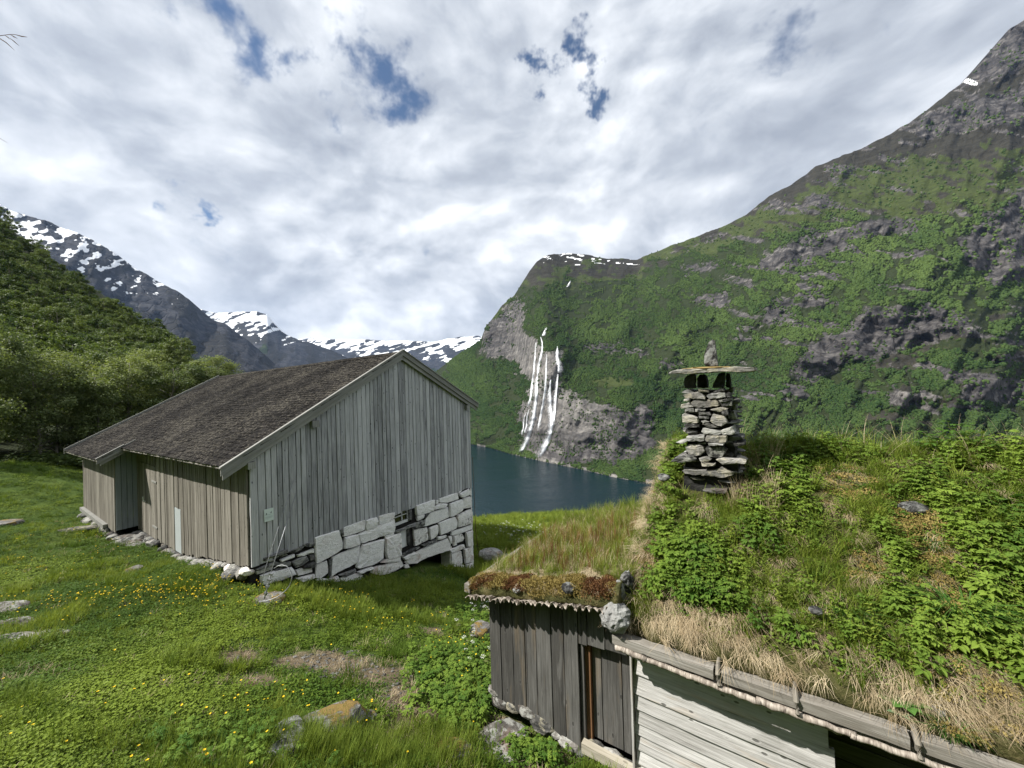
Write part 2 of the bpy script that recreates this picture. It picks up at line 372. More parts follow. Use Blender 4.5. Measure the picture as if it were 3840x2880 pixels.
def stone_mat(name, stops, paint=None, rust=0.0, lichen=None, layer=(3, 3, 3), scale=3.0, bump=0.8, lich_amt=0.5, worn=.5):
    m, t = new_mat(name); v, rnd = objvec(t)
    a = t.noise(t.mapv(v, layer), scale, 9, 0.65, 0.4); b = t.noise(v, 14, 7, 0.7); c = t.noise(v, 2.2, 4, 0.6)
    f = t.m('ADD', t.m('ADD', t.m('MULTIPLY', a, .6), t.m('MULTIPLY', b, .4)), t.m('MULTIPLY', t.m('SUBTRACT', rnd, .5), .3))
    col = ramp(t, f, stops)
    h = t.m('ADD', a, t.m('MULTIPLY', b, .5))
    if lichen:
        l = t.mr(t.m('ADD', t.noise(v, 5, 7, .65, .6), t.m('MULTIPLY', b, .25)), .62, .68); col = t.mix(t.m('MULTIPLY', l, lich_amt), col, lichen)
    if rust: col = t.mix(t.m('MULTIPLY', t.mr(c, .55, .68), rust), col, (0.26, 0.12, 0.06))
    if paint:
        w = t.m('ADD', t.m('MULTIPLY', b, .45), t.m('ADD', t.m('MULTIPLY', t.noise(v, 5, 6, .65, .8), .5), t.m('MULTIPLY', rnd, .12)))
        p = t.mr(w, worn - .06, worn + .03)
        pc = t.mix(t.mr(t.noise(v, 9, 5, .6), .35, .75), paint, tuple(x * .84 for x in paint))
        col = t.mix(p, col, pc)
        if rust: col = t.mix(t.m('MULTIPLY', t.mr(t.m('ADD', c, t.m('MULTIPLY', b, .3)), .72, .82), rust), col, (0.30, 0.15, 0.085))
        sp = t.mr(t.noise(v, 46, 3, .6), .60, .66); col = t.mix(t.m('MULTIPLY', sp, .7), col, (0.10, 0.095, 0.085))
    finish(t, col, 0.88, t.bump(h, bump, 0.03), 0.2); return m
GREYS = [(0.36, (0.07, 0.07, 0.065)), (0.52, (0.20, 0.20, 0.19)), (0.66, (0.36, 0.36, 0.34))]
STONE_WHITE = stone_mat('whitewashed_stone', [(.35, (.12, .11, .10)), (.65, (.34, .33, .31))], (0.93, 0.915, 0.89), .12, None, (3, 3, 6), 2.5, .9, worn=.36)
STONE_WORN = stone_mat('worn_whitewashed_stone', [(.35, (.14, .125, .11)), (.65, (.38, .36, .33))], (0.90, 0.875, 0.84), .5, None, (3, 3, 6), 2.5, .9, worn=.44)
STONE_SLATE = stone_mat('slate_stone', [(.38, (.04, .04, .039)), (.52, (.165, .165, .16)), (.66, (.34, .34, .325))], None, .08, (.52, .52, .47), (2.2, 2.2, 16), 1.6, 1.0, .4)
STONE_DARK = stone_mat('dark_slate', [(.38, (.03, .03, .03)), (.55, (.10, .10, .10)), (.66, (.20, .20, .19))], None, .1, (.3, .3, .27), (2.2, 2.2, 12), 1.6, .9, .25)
STONE_SOOT = stone_mat('sooty_stone', [(.38, (.012, .012, .012)), (.6, (.045, .045, .043)), (.7, (.10, .10, .09))], None, .1, None, (2.2, 2.2, 8), 1.6, .8)
STONE_GRAN = stone_mat('lichen_granite', [(.40, (.02, .02, .02)), (.5, (.10, .10, .098)), (.60, (.25, .25, .24))], None, 0, (.30, .31, .295), (1, 1, 1), 14, 1.0, .5)
STONE_FIELD = stone_mat('field_rock', [(.36, (.065, .06, .054)), (.52, (.165, .155, .14)), (.68, (.32, .31, .29))], None, .25, (.44, .45, .42), (2, 2, 3), 2.2, 1.0, .5)
def mossy(name, base, amt):
    m, t = new_mat(name); v, rnd = objvec(t); gn = t.n('ShaderNodeNewGeometry')
    a = t.noise(t.mapv(v, (2, 2, 3)), 2.6, 9, .65, .4); b = t.noise(v, 16, 7, .7)
    col = ramp(t, t.m('ADD', t.m('MULTIPLY', a, .6), t.m('MULTIPLY', b, .4)), base)
    col = t.mix(t.m('MULTIPLY', t.mr(t.noise(v, 6, 7, .65, .6), .56, .64), .5), col, (.46, .47, .45))
    mo = t.mr(t.m('ADD', t.noise(v, 2.6, 6, .6, .5), t.m('MULTIPLY', b, .18)), .70 - amt, .76 - amt)
    mc = t.mix(t.noise(v, 60, 4, .7), (.10, .07, .022), (.27, .185, .065)); col = t.mix(mo, col, mc)
    finish(t, col, .92, t.bump(t.m('ADD', t.m('ADD', a, t.m('MULTIPLY', b, .6)), t.m('MULTIPLY', mo, .3)), 1.0, .03), .15); return m
ROCK_MOSS = mossy('mossy_rock', [(.36, (.06, .057, .053)), (.52, (.16, .153, .143)), (.66, (.31, .30, .285))], .10)
STONE_LIGHT = stone_mat('light_slate', [(.36, (.05, .05, .047)), (.52, (.165, .16, .15)), (.66, (.33, .32, .30))], None, .05, (.50, .46, .33), (2.2, 2.2, 12), 1.6, 1.0, .35)

def leaf_mat(name, a, b, trans=0.35, tone_amp=1.0, rough=.6, spec=.12, dry=None, jit=.12):
    """colour runs from a to b with the per-instance tone"""
    m, t = new_mat(name)
    tone = t.m('MULTIPLY', t.attr('tone', 'INSTANCER'), tone_amp)
    isl = t.n('ShaderNodeNewGeometry').outputs['Random Per Island']
    f = t.m('ADD', tone, t.m('MULTIPLY', t.m('SUBTRACT', isl, .5), jit * 2), clamp=True)
    col = t.mix(f, a, b)
    if dry: col = t.mix(t.mr(isl, .86, .9), col, dry)
    d = t.n('ShaderNodeBsdfPrincipled', {'Base Color': col, 'Roughness': rough, 'Specular IOR Level': spec})
    tr = t.n('ShaderNodeBsdfTranslucent', {0: t.mix(.5, col, t.mix(1.0, col, (1.0, 1.0, .35), 'MULTIPLY'))})
    mx = t.n('ShaderNodeMixShader', {0: trans, 1: d.outputs[0], 2: tr.outputs[0]})
    t.n('ShaderNodeOutputMaterial', {0: mx.outputs[0]}); return m
LEAF_GRASS = leaf_mat('grass_blade', (0.085, 0.145, 0.018), (0.23, 0.285, 0.045), .35)
LEAF_HERB = leaf_mat('meadow_herb', (0.058, 0.112, 0.013), (0.18, 0.245, 0.03), .3)
LEAF_DRY = leaf_mat('dry_grass', (0.33, 0.25, 0.15), (0.60, 0.50, 0.345), .2)
LEAF_RASP = leaf_mat('roof_leaf', (0.075, 0.155, 0.025), (0.25, 0.35, 0.055), .42)
LEAF_BIRCH = leaf_mat('birch_leaf', (0.036, 0.06, 0.016), (0.10, 0.135, 0.036), .3, jit=.2)
LEAF_RED = leaf_mat('sorrel_stalk', (0.16, 0.075, 0.035), (0.26, 0.15, 0.06), .2)
LEAF_FAR = leaf_mat('far_canopy', (0.019, 0.040, 0.013), (0.076, 0.112, 0.031), .0, jit=.0, rough=.9, spec=.05)
PETAL_Y = leaf_mat('yellow_petal', (0.75, 0.50, 0.02), (0.85, 0.62, 0.03), .2)
PETAL_W = leaf_mat('white_petal', (0.75, 0.76, 0.70), (0.82, 0.82, 0.78), .2)
MOSS_Y = leaf_mat('yellow_moss', (0.19, 0.145, 0.045), (0.37, 0.295, 0.11), .1, jit=.2, rough=.9, spec=.05)
MOSS_R = leaf_mat('red_moss', (0.085, 0.035, 0.02), (0.24, 0.135, 0.06), .1, jit=.2, rough=.9, spec=.05)
def tree_leaf_mat(name, a, b):
    m, t = new_mat(name)
    isl = t.n('ShaderNodeNewGeometry').outputs['Random Per Island']; rnd = t.n('ShaderNodeObjectInfo').outputs['Random']
    cl = t.noise(t.n('ShaderNodeTexCoord').outputs['Object'], 0.8, 2, .5)
    f = t.m('ADD', t.m('MULTIPLY', isl, .35), t.m('ADD', t.m('MULTIPLY', rnd, .62), t.m('MULTIPLY', t.m('SUBTRACT', cl, .5), 1.0)), clamp=True)
    col = t.mix(f, a, b)
    d = t.n('ShaderNodeBsdfPrincipled', {'Base Color': col, 'Roughness': .6, 'Specular IOR Level': .2})
    tr = t.n('ShaderNodeBsdfTranslucent', {0: t.mix(1.0, col, (1.15, 1.2, .5), 'MULTIPLY')})
    mx = t.n('ShaderNodeMixShader', {0: .33, 1: d.outputs[0], 2: tr.outputs[0]})
    t.n('ShaderNodeOutputMaterial', {0: mx.outputs[0]}); return m
TREE_LEAF_PALE = tree_leaf_mat('tree_leaf_pale', (0.075, 0.11, 0.045), (0.25, 0.29, 0.12))
TREE_LEAF = tree_leaf_mat('tree_leaf', (0.036, 0.068, 0.024), (0.15, 0.19, 0.06))
def simple_mat(name, col, rough=.7, metal=0., spec=.3, noise=None):
    m, t = new_mat(name)
    c = col
    if noise:
        v, rnd = objvec(t); c = t.mix(t.noise(v, noise[0], 5, .6), col, noise[1])
    finish(t, c, rough, None, spec, metal); return m
BARK = simple_mat('tree_bark', (0.10, 0.085, 0.065), .9, noise=(6, (0.30, 0.28, 0.24)))
STEM = simple_mat('green_stem', (0.10, 0.12, 0.03), .7)
METAL = simple_mat('galvanised_steel', (0.30, 0.31, 0.32), .55, .6)
SIGN_W = simple_mat('sign_white', (0.66, 0.74, 0.70), .45)
SIGN_INK = simple_mat('sign_ink', (0.10, 0.13, 0.13), .6)
SIGN_GREY = simple_mat('sign_grey', (0.40, 0.46, 0.45), .6)
PAINT_W = simple_mat('white_paint', (0.72, 0.73, 0.72), .5, noise=(8, (0.60, 0.61, 0.60)))
DARK = simple_mat('dark_interior', (0.012, 0.011, 0.010), .95)
EARTH = simple_mat('dark_earth', (0.05, 0.038, 0.026), .95, noise=(7, (0.11, 0.085, 0.055)))
RUST = simple_mat('rusty_iron', (0.10, 0.055, 0.03), .7, .3)
GREYCLAD = simple_mat('grey_board', (0.34, 0.38, 0.39), .6, noise=(5, (0.42, 0.455, 0.46)))
def glass_mat():
    m, t = new_mat('window_glass')
    b = t.n('ShaderNodeBsdfPrincipled', {'Base Color': (0.015, 0.015, 0.012), 'Roughness': .06, 'Specular IOR Level': .6}); t.n('ShaderNodeOutputMaterial', {0: b.outputs[0]}); return m
GLASS = glass_mat()
def shingle_mat():
    m, t = new_mat('roof_shingle'); v, rnd = objvec(t)
    isl = t.n('ShaderNodeNewGeometry').outputs['Random Per Island']
    gp = t.n('ShaderNodeNewGeometry').outputs['Position']
    f = t.m('FRACT', t.m('ADD', isl, t.m('MULTIPLY', rnd, 7.31)))
    n = t.noise(gp, 22, 6, .7); w = t.noise(gp, 0.55, 4, .6)
    col = ramp(t, t.m('ADD', t.m('MULTIPLY', f, .34), t.m('MULTIPLY', n, .5)), [(.25, (.006, .0056, .0056)), (.5, (.0155, .0145, .014)), (.8, (.034, .031, .029))])
    mo = t.mr(t.m('ADD', t.noise(gp, 15, 5, .75), t.m('MULTIPLY', w, .35)), .69, .77)
    col = t.mix(t.m('MULTIPLY', mo, .5), col, (0.15, 0.137, 0.112))
    finish(t, col, .95, t.bump(n, .6, .01), .06); return m
SHINGLE = shingle_mat()
def bark_roll():
    m, t = new_mat('birch_bark'); v, rnd = objvec(t)
    a = t.noise(t.mapv(v, (30, 6, 6)), 1.2, 5, .65); d = t.mr(t.noise(t.mapv(v, (60, 12, 12)), 1.0, 3, .6), .60, .66)
    col = ramp(t, a, [(.35, (.13, .105, .085)), (.55, (.34, .30, .255)), (.7, (.52, .48, .42))])
    col = t.mix(t.m('MULTIPLY', d, .8), col, (.05, .035, .03))
    finish(t, col, .7, t.bump(a, .5, .01), .3); return m
BIRCH = bark_roll()
def soil_mat():
    m, t = new_mat('sod'); p = t.n('ShaderNodeNewGeometry').outputs['Position']
    a = t.noise(p, 3.5, 8, .65); b = t.noise(p, 26, 6, .7)
    col = ramp(t, t.m('ADD', t.m('MULTIPLY', a, .6), t.m('MULTIPLY', b, .4)), [(.35, (.03, .03, .012)), (.5, (.075, .075, .028)), (.65, (.17, .14, .07))])
    finish(t, col, .95, t.bump(b, .9, .03), .1); return m
SOD = soil_mat()
def ground_mat():
    m, t = new_mat('meadow_ground'); p = t.n('ShaderNodeNewGeometry').outputs['Position']
    a = t.noise(p, .6, 6, .6); b = t.noise(p, 9, 7, .7); c = t.noise(p, 40, 5, .7)
    g = ramp(t, t.m('ADD', t.m('MULTIPLY', a, .5), t.m('MULTIPLY', b, .5)), [(.36, (.028, .05, .010)), (.5, (.06, .098, .02)), (.66, (.11, .145, .03))])
    so = ramp(t, t.m('ADD', t.m('MULTIPLY', b, .5), t.m('MULTIPLY', c, .5)), [(.36, (.075, .058, .036)), (.52, (.17, .135, .088)), (.66, (.30, .255, .18))])
    dm = t.mr(t.m('ADD', t.attr('dirt'), t.m('MULTIPLY', t.m('SUBTRACT', b, .5), .7)), .38, .6)
    col = t.mix(dm, g, so)
    finish(t, col, .95, t.bump(t.m('ADD', b, c), .8, .05), .1); return m
GROUND = ground_mat()
def mountain_mat(name, rock_stops, veg, shrub, heath, gscale):
    m, t = new_mat(name); p = t.n('ShaderNodeNewGeometry').outputs['Position']
    n1 = t.noise(t.mapv(p, (1, 1, 4.2), rot=(0, .3, 0)), .012 * gscale, 9, .68, .3); n2 = t.noise(p, .06 * gscale, 7, .7); n3 = t.noise(t.mapv(p, (1, 1, .14)), .05 * gscale, 6, .65)
    f = t.m('ADD', t.m('MULTIPLY', n1, .5), t.m('ADD', t.m('MULTIPLY', n2, .3), t.m('MULTIPLY', n3, .25)))
    rock = ramp(t, f, rock_stops)
    ck = t.mr(t.vor(t.mapv(t.vm('ADD', p, t.vm('MULTIPLY', t.noise(p, .03 * gscale, 3, .6, col=True), (30, 30, 30))), (1, 1, .5), rot=(.2, .5, 0)), .028 * gscale, 'DISTANCE_TO_EDGE'), 0, .09)
    rock = t.mix(t.m('MULTIPLY', t.m('SUBTRACT', 1.0, ck), .55), rock, (.018, .017, .018))
    rock = t.mix(t.m('MULTIPLY', t.attr('pale'), .6), rock, t.mix(t.mr(t.m('ADD', t.m('MULTIPLY', n3, .7), t.m('MULTIPLY', n2, .3)), .36, .62), (.05, .048, .046), (.30, .285, .26)))
    vg = t.mix(t.mr(n2, .3, .7), tuple(c * .6 for c in veg), veg)
    sh = t.mix(t.mr(t.m('ADD', t.m('MULTIPLY', n2, .5), t.m('MULTIPLY', n1, .5)), .4, .6), tuple(c * .6 for c in shrub), shrub)
    he = t.mix(t.mr(t.m('ADD', t.m('MULTIPLY', n2, .4), t.m('MULTIPLY', n1, .6)), .42, .58), tuple(c * .55 for c in heath), heath)
    j = t.m('MULTIPLY', t.m('SUBTRACT', t.m('ADD', t.m('MULTIPLY', n2, .6), t.m('MULTIPLY', n1, .4)), .5), 1.1)
    col = t.mix(t.mr(t.m('ADD', t.attr('shrub'), j), .42, .58), vg, sh)
    col = t.mix(t.mr(t.m('ADD', t.attr('heath'), j), .42, .58), col, he)
    col = t.mix(t.mr(t.m('ADD', t.attr('rock'), t.m('MULTIPLY', j, 1.5)), .40, .56), col, rock)
    sn = t.mr(t.m('ADD', t.attr('snow'), t.m('MULTIPLY', t.m('SUBTRACT', n2, .5), .30)), .44, .56)
    col = t.mix(sn, col, (0.84, 0.86, 0.88))
    finish(t, col, .9, t.bump(t.m('ADD', t.m('ADD', n1, t.m('MULTIPLY', n2, .6)), t.m('MULTIPLY', ck, .5)), .7, 6.0 / gscale), .1); return m
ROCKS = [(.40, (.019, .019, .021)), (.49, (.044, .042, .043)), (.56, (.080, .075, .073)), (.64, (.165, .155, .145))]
MT_NEAR = mountain_mat('mountain_side', ROCKS, (.028, .038, .015), (.052, .068, .021), (.038, .036, .028), 1.0)  # heath and rock colours darkened, standing in for cloud shade on the upper ridge
MT_FAR = mountain_mat('snow_mountain', [(.40, (.010, .012, .016)), (.5, (.026, .028, .035)), (.62, (.06, .061, .065))], (.014, .026, .011), (.03, .045, .017), (.028, .028, .027), .4)
def water_mat():
    m, t = new_mat('fjord_water'); p = t.n('ShaderNodeNewGeometry').outputs['Position']
    w = t.m('ADD', t.noise(t.mapv(p, (1, 1, 1), rot=(0, 0, .35)), .11, 5, .6, .3), t.m('MULTIPLY', t.noise(t.mapv(p, (.35, 1, 1), rot=(0, 0, -.3)), .5, 4, .6), .3))
    lane = t.mr(t.noise(t.mapv(p, (.35, 1.6, 1), rot=(0, 0, .45)), .011, 5, .6, 1.0), .40, .62)
    b = t.n('ShaderNodeBsdfPrincipled', {'Base Color': (0.003, 0.015, 0.022), 'Roughness': t.mr(lane, 0, 1, .05, .16), 'Specular IOR Level': .38, 'IOR': 1.33,
        'Normal': t.bump(w, t.mr(lane, 0, 1, .5, 1.0), 2.4)})
    t.n('ShaderNodeOutputMaterial', {0: b.outputs[0]}); return m
WATER = water_mat()
def fall_mat():
    m, t = new_mat('white_water'); p = t.n('ShaderNodeNewGeometry').outputs['Position']
    a = t.m('MULTIPLY', t.mr(t.m('ADD', t.noise(t.mapv(p, (1, 1, .13)), .32, 5, .7), t.m('MULTIPLY', t.attr('edge'), .32)), .48, .74), t.m('MULTIPLY', t.mr(t.attr('edge'), 0, .6), .92), clamp=True)
    d = t.n('ShaderNodeBsdfDiffuse', {0: (0.84, 0.86, 0.88)}); tr = t.n('ShaderNodeBsdfTransparent')
    mx = t.n('ShaderNodeMixShader', {0: a, 1: tr.outputs[0], 2: d.outputs[0]}); t.n('ShaderNodeOutputMaterial', {0: mx.outputs[0]}); return m
FALL = fall_mat()
# ------------------------------------------------------------------ mountains, fjord
D = 1.736
SEA = -250.0
def dpts(*p): a = np.array(p, float) * D; return a[:, 0], a[:, 1]
def ray_grid(X, Y):
    return CF[None, None, :] + CR[None, None, :] * ((X - 1920) / FPX)[..., None] + CU[None, None, :] * ((1440 - Y) / FPX)[..., None]
class Slope:
    """a mountain side surveyed from the farm: foot line, skyline, distances; steep where the bare rock is"""
    def __init__(s, name, x0, x1, dx, nrow, foot, top, dfoot, dtop, rock, extra, mat, amp=60, seed=1, label=None):
        xs = np.arange(x0, x1 + .1, dx); S = np.linspace(0, 1, nrow)
        yf = foot(xs); yt = top(xs) + (fbm(xs / 45, 0 * xs + seed, 0, 5, .6, seed) - .5) * 13; s.xs, s.yf, s.yt, s.nrow = xs, yf, yt, nrow
        X = np.repeat(xs[None, :], nrow, 0); Y = yf[None, :] + (yt - yf)[None, :] * S[:, None]
        s.X, s.Y = X, Y
        R = rock(X, Y); s.rock = R
        w = (1.0 - .82 * R) * (.45 + 1.1 * fbm(X / 95, Y / 34, 0, 4, .55, seed + 3))
        w *= (.35 + 1.3 * S[:, None])
        C = np.cumsum(w, 0); C = (C - C[0]) / (C[-1] - C[0])
        kx = np.exp(-.5 * (np.arange(-18, 19) / 7.0) ** 2); kx /= kx.sum(); C = np.apply_along_axis(lambda v: np.convolve(np.pad(v, 18, 'edge'), kx, 'valid'), 1, C); C = C * .85 + (S[:, None] ** 1.4) * .15
        df = dfoot(xs, yf); dt = dtop(xs)
        dep = df[None, :] + (dt - df)[None, :] * C
        edge = np.minimum(1, S[:, None] * 9)
        dep = dep + edge * amp * ((ridged((X + .55 * Y) / 210, (Y - .3 * X) / 260, 0, 5, seed) - .62) * -1.6 + (fbm(X / 60, Y / 40, 0, 3, .5, seed + 8) - .5) * .5 + R * ((ridged((X + .25 * Y) / 60, Y / 190, 0, 3, seed + 5) - .6) * -.24 + (ridged((X + .6 * Y) / 190, (Y - .4 * X) / 30, 0, 3, seed + 6) - .6) * -.22))
        s.dep = dep
        P = ray_grid(X, Y) * dep[..., None]
        back = P[-1] + np.stack([0 * xs, 0 * xs + 500, 0 * xs - 260], 1); back2 = P[-1] + np.stack([0 * xs, 0 * xs + 900, 0 * xs - 900], 1)
        foot2 = P[0] + np.stack([0 * xs, 0 * xs + 30, 0 * xs - 60], 1)
        A = np.concatenate([foot2[None], P, back[None], back2[None]], 0)
        me = mk_mesh(name, A.reshape(-1, 3), grid_faces(nrow + 3, len(xs)), mat, True)
        ex = extra(X, Y, R, S[:, None] + 0 * X)
        for k in ('rock', 'heath', 'shrub', 'snow', 'pale'):
            v = ex.get(k, R if k == 'rock' else np.zeros_like(X)); fattr(me, k, np.concatenate([v[:1], v, v[-1:], v[-1:]], 0))
        s.ob = ob(name, me, kind='structure')
    def depth(s, x, y):
        x = np.asarray(x, float); y = np.asarray(y, float)
        c = (x - s.xs[0]) / (s.xs[1] - s.xs[0]); c = np.clip(c, 0, len(s.xs) - 1.001); ci = c.astype(int); cf = c - ci
        yf = np.interp(x, s.xs, s.yf); yt = np.interp(x, s.xs, s.yt)
        r = np.clip((y - yf) / (yt - yf), 0, .9999) * (s.nrow - 1); ri = r.astype(int); ri = np.minimum(ri, s.nrow - 2); rf = r - ri
        d = s.dep
        return (d[ri, ci] * (1 - cf) + d[ri, ci + 1] * cf) * (1 - rf) + (d[ri + 1, ci] * (1 - cf) + d[ri + 1, ci + 1] * cf) * rf
    def sample(s, A, x, y):
        c = np.clip(((np.asarray(x) - s.xs[0]) / (s.xs[1] - s.xs[0])).round().astype(int), 0, len(s.xs) - 1)
        yf = np.interp(x, s.xs, s.yf); yt = np.interp(x, s.xs, s.yt)
        r = np.clip((np.asarray(y) - yf) / (yt - yf), 0, 1) * (s.nrow - 1); return A[r.round().astype(int), c]
    def pt(s, x, y):
        x = np.atleast_1d(np.asarray(x, float)); y = np.atleast_1d(np.asarray(y, float))
        d = s.depth(x, y); return (CF[None] + CR[None] * ((x - 1920) / FPX)[:, None] + CU[None] * ((1440 - y) / FPX)[:, None]) * d[:, None]
def line(*p):
    xs, ys = dpts(*p); return lambda x: np.interp(x, xs, ys)
def dist(*p):
    xs = np.array([q[0] for q in p], float) * D; ys = np.array([q[1] for q in p], float); return lambda x, *a: np.interp(x, xs, ys)
def shore_depth(x, y):
    rz = CF[2] + CR[2] * ((x - 1920) / FPX) + CU[2] * ((1440 - y) / FPX); return SEA / rz

# -- the slope across the fjord, with the waterfall cliffs
SKY1 = line((860, 866), (945, 800), (1000, 760), (1038, 737), (1050, 705), (1085, 660), (1110, 640), (1145, 582), (1160, 565), (1185, 550), (1230, 546), (1300, 556), (1375, 562), (1440, 535), (1500, 512), (1560, 490), (1610, 464), (1630, 450), (1662, 424), (1700, 405), (1760, 362), (1800, 343), (1850, 325), (1900, 300), (1960, 268), (2030, 215), (2070, 186), (2100, 160), (2125, 128), (2150, 96), (2180, 65), (2212, 42), (2300, -40), (2400, -90))
FOOT1 = line((860, 938), (1018, 960), (1060, 968), (1100, 980), (1150, 992), (1200, 1003), (1260, 1015), (1330, 1032), (1390, 1042), (1700, 1085), (2212, 1150), (2400, 1170))
ROCKP = [
    [(1036, 745), (1052, 706), (1085, 662), (1112, 645), (1134, 648), (1132, 690), (1120, 712), (1168, 738), (1172, 800), (1158, 850), (1128, 815), (1098, 770), (1060, 775)],
    [(1112, 905), (1128, 862), (1140, 850), (1168, 772), (1216, 748), (1212, 850), (1262, 852), (1310, 872), (1345, 890), (1400, 880), (1420, 900), (1390, 925), (1420, 950), (1385, 985), (1330, 1000), (1290, 985), (1268, 1012), (1200, 1002), (1105, 978), (1135, 940)],
    [(1700, 800), (1742, 742), (1800, 722), (1836, 702), (1868, 668), (1962, 655), (2060, 668), (2112, 690), (2100, 722), (2030, 732), (1985, 752), (1930, 760), (1905, 782), (1850, 778), (1800, 806), (1752, 830), (1720, 825)],
    [(1640, 560), (1700, 520), (1800, 490), (1905, 468), (2000, 470), (1985, 500), (1900, 508), (1830, 525), (1790, 555), (1700, 578), (1660, 596)],
    [(2070, 520), (2120, 478), (2212, 400), (2420, 380), (2420, 600), (2212, 600), (2160, 626), (2120, 600), (2090, 560)],
    [(1640, 690), (1660, 655), (1700, 640), (1720, 655), (1690, 700), (1660, 720)], [(1500, 640), (1560, 628), (1590, 640), (1560, 665), (1510, 665)],
    [(1240, 745), (1290, 738), (1340, 748), (1420, 752), (1400, 765), (1280, 760)], [(1420, 780), (1470, 765), (1470, 790), (1420, 795)], [(1580, 690), (1640, 720), (1600, 730)],
    [(1985, 250), (2060, 220), (2212, 190), (2420, 160), (2420, 300), (2212, 268), (2100, 280), (1990, 300)], [(1470, 580), (1530, 566), (1580, 570), (1540, 588), (1480, 592)],
    [(1720, 640), (1770, 645), (1790, 662), (1740, 672)], [(2060, 820), (2160, 800), (2230, 830), (2200, 880), (2080, 870)], [(1900, 850), (2000, 835), (2020, 870), (1930, 885)],
    [(1420, 560), (1500, 520), (1560, 495), (1590, 500), (1500, 530), (1430, 568)], [(2060, 105), (2230, -60), (2420, -120), (2420, 60), (2212, 150), (2110, 190)]]
def rock1(X, Y):
    x, y = X / D, Y / D; r = np.zeros_like(X)
    for k in range(5):
        wx = (fbm(x / 22, y / 18, k * 3.3, 4, .6, 21 + k) - .5) * 95; wy = (fbm(x / 22, y / 18, 50 + k * 3.3, 4, .6, 31 + k) - .5) * 76
        m = np.zeros(X.shape, bool)
        for p in ROCKP: m |= inpoly(x + wx, y + wy, p)
        r += m / 5.0
    bands = sstep(.58, .66, fbm((x + y * .9) / 80, (y - x * .18) / 15, 0, 4, .58, 77)) * sstep(1480, 1640, x) * .8
    return np.clip(np.maximum(r, bands * sstep(950, 860, y + 0 * x)), 0, 1)
TREELINE = line((860, 700), (1050, 690), (1110, 650), (1145, 620), (1200, 610), (1300, 605), (1375, 590), (1450, 560), (1560, 530), (1640, 510), (1800, 470), (1950, 470), (2100, 455), (2212, 440), (2400, 430))
HEATHLN = line((860, 640), (1110, 610), (1150, 592), (1250, 590), (1375, 575), (1450, 536), (1560, 494), (1640, 455), (1720, 425), (1800, 392), (1900, 352), (1990, 345), (2100, 330), (2212, 320), (2400, 310))
def extra1(X, Y, R, S):
    n = (fbm(X / 70, Y / 45, 0, 5, .62, 91) - .5) * 210
    heath = np.maximum(sstep(20, -30, Y + n - HEATHLN(X)), .75 * sstep(.52, .66, fbm((X + Y) / 60, (Y - .2 * X) / 16, 9, 4, .6, 93)) * sstep(60, -10, Y - TREELINE(X))); shrub = sstep(30, -30, Y + n * .8 - TREELINE(X))
    x, y = X / D, Y / D
    gr = sstep(.60, .70, fbm(x / 40, y / 22, 5, 4, .6, 44)) * sstep(1820, 1900, x) * sstep(640, 700, y)   # open grassy slope, lower right
    farm = np.exp(-(((x - 1320) / 62) ** 2 + ((y - 826) / 15) ** 2) * 1.2)
    steep = sstep(.35, .7, np.exp(-(((x - 1420) / 60) ** 2 + ((y - 880) / 25) ** 2)))
    snow = .78 * sstep(.55, .64, fbm((x - y) / 16, y / 4, 2, 4, .55, 13)) * sstep(585, 565, y) * sstep(1160, 1180, x) * sstep(1395, 1380, x) * 1.0
    snow = np.maximum(snow, sstep(1.2, .6, ((x - 2098) / 14 - (y - 180) / 9) ** 2 * .6 + ((y - 176) / 10) ** 2) * .8)
    return dict(heath=np.clip(np.maximum(heath, gr * .75), 0, 1), shrub=np.clip(np.maximum(shrub, np.maximum(farm, gr)), 0, 1), snow=snow, rock=np.maximum(R * (.62 + .5 * fbm(x / 9, y / 7, 8, 3, .6, 48)), sstep(.022, .008, S)), pale=.8 * sstep(.022, .008, S) + np.exp(-(((x - 1165) / 75) ** 2 + ((y - 800) / 130) ** 2)) + .8 * np.exp(-(((x - 1260) / 60) ** 2 + ((y - 890) / 45) ** 2)))
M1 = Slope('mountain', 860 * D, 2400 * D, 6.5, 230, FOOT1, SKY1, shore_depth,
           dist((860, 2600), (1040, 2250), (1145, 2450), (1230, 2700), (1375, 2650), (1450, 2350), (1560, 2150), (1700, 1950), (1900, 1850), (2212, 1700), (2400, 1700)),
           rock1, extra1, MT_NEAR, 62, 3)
# -- canopy of the birch wood on that slope
def blob(seed):
    V, Fc = rock_vf(1, 1, .95, seed, 1, .42, 1.9); return V + np.array([0, 0, .55]), Fc
n = 300000
fx = RNG.uniform(880 * D, 2260 * D, n); fyy = RNG.uniform(0, 1, n)
fy = np.interp(fx, M1.xs, M1.yf) + (np.interp(fx, M1.xs, M1.yt) - np.interp(fx, M1.xs, M1.yf)) * fyy
vis = fy < np.where(fx < 1780, 1740, np.where(fx < 2420, 1830, 1760))
rk = M1.sample(M1.rock, fx, fy); ex = extra1(fx, fy, rk, fyy)
cl = fbm(fx / 55, fy / 38, 0, 4, .6, 61); fine = fbm(fx / 16, fy / 14, 0, 2, .5, 62)
dens = (1 - sstep(.25, .6, rk)) * (1 - .93 * sstep(.3, .9, ex['shrub'])) * (1 - sstep(.2, .5, ex['heath'])) * sstep(.34, .50, cl + (fine - .5) * .6)
dens = np.where(rk > .6, .10 * sstep(.46, .58, cl), dens)
yy = fy / D; xx = fx / D
dens = np.where((xx > 2000) & (yy > 640), dens * sstep(.42, .56, cl), dens)
keep = vis & (RNG.uniform(0, 1, n) < dens)
fx, fy = fx[keep], fy[keep]; P = M1.pt(fx, fy); m = len(fx)
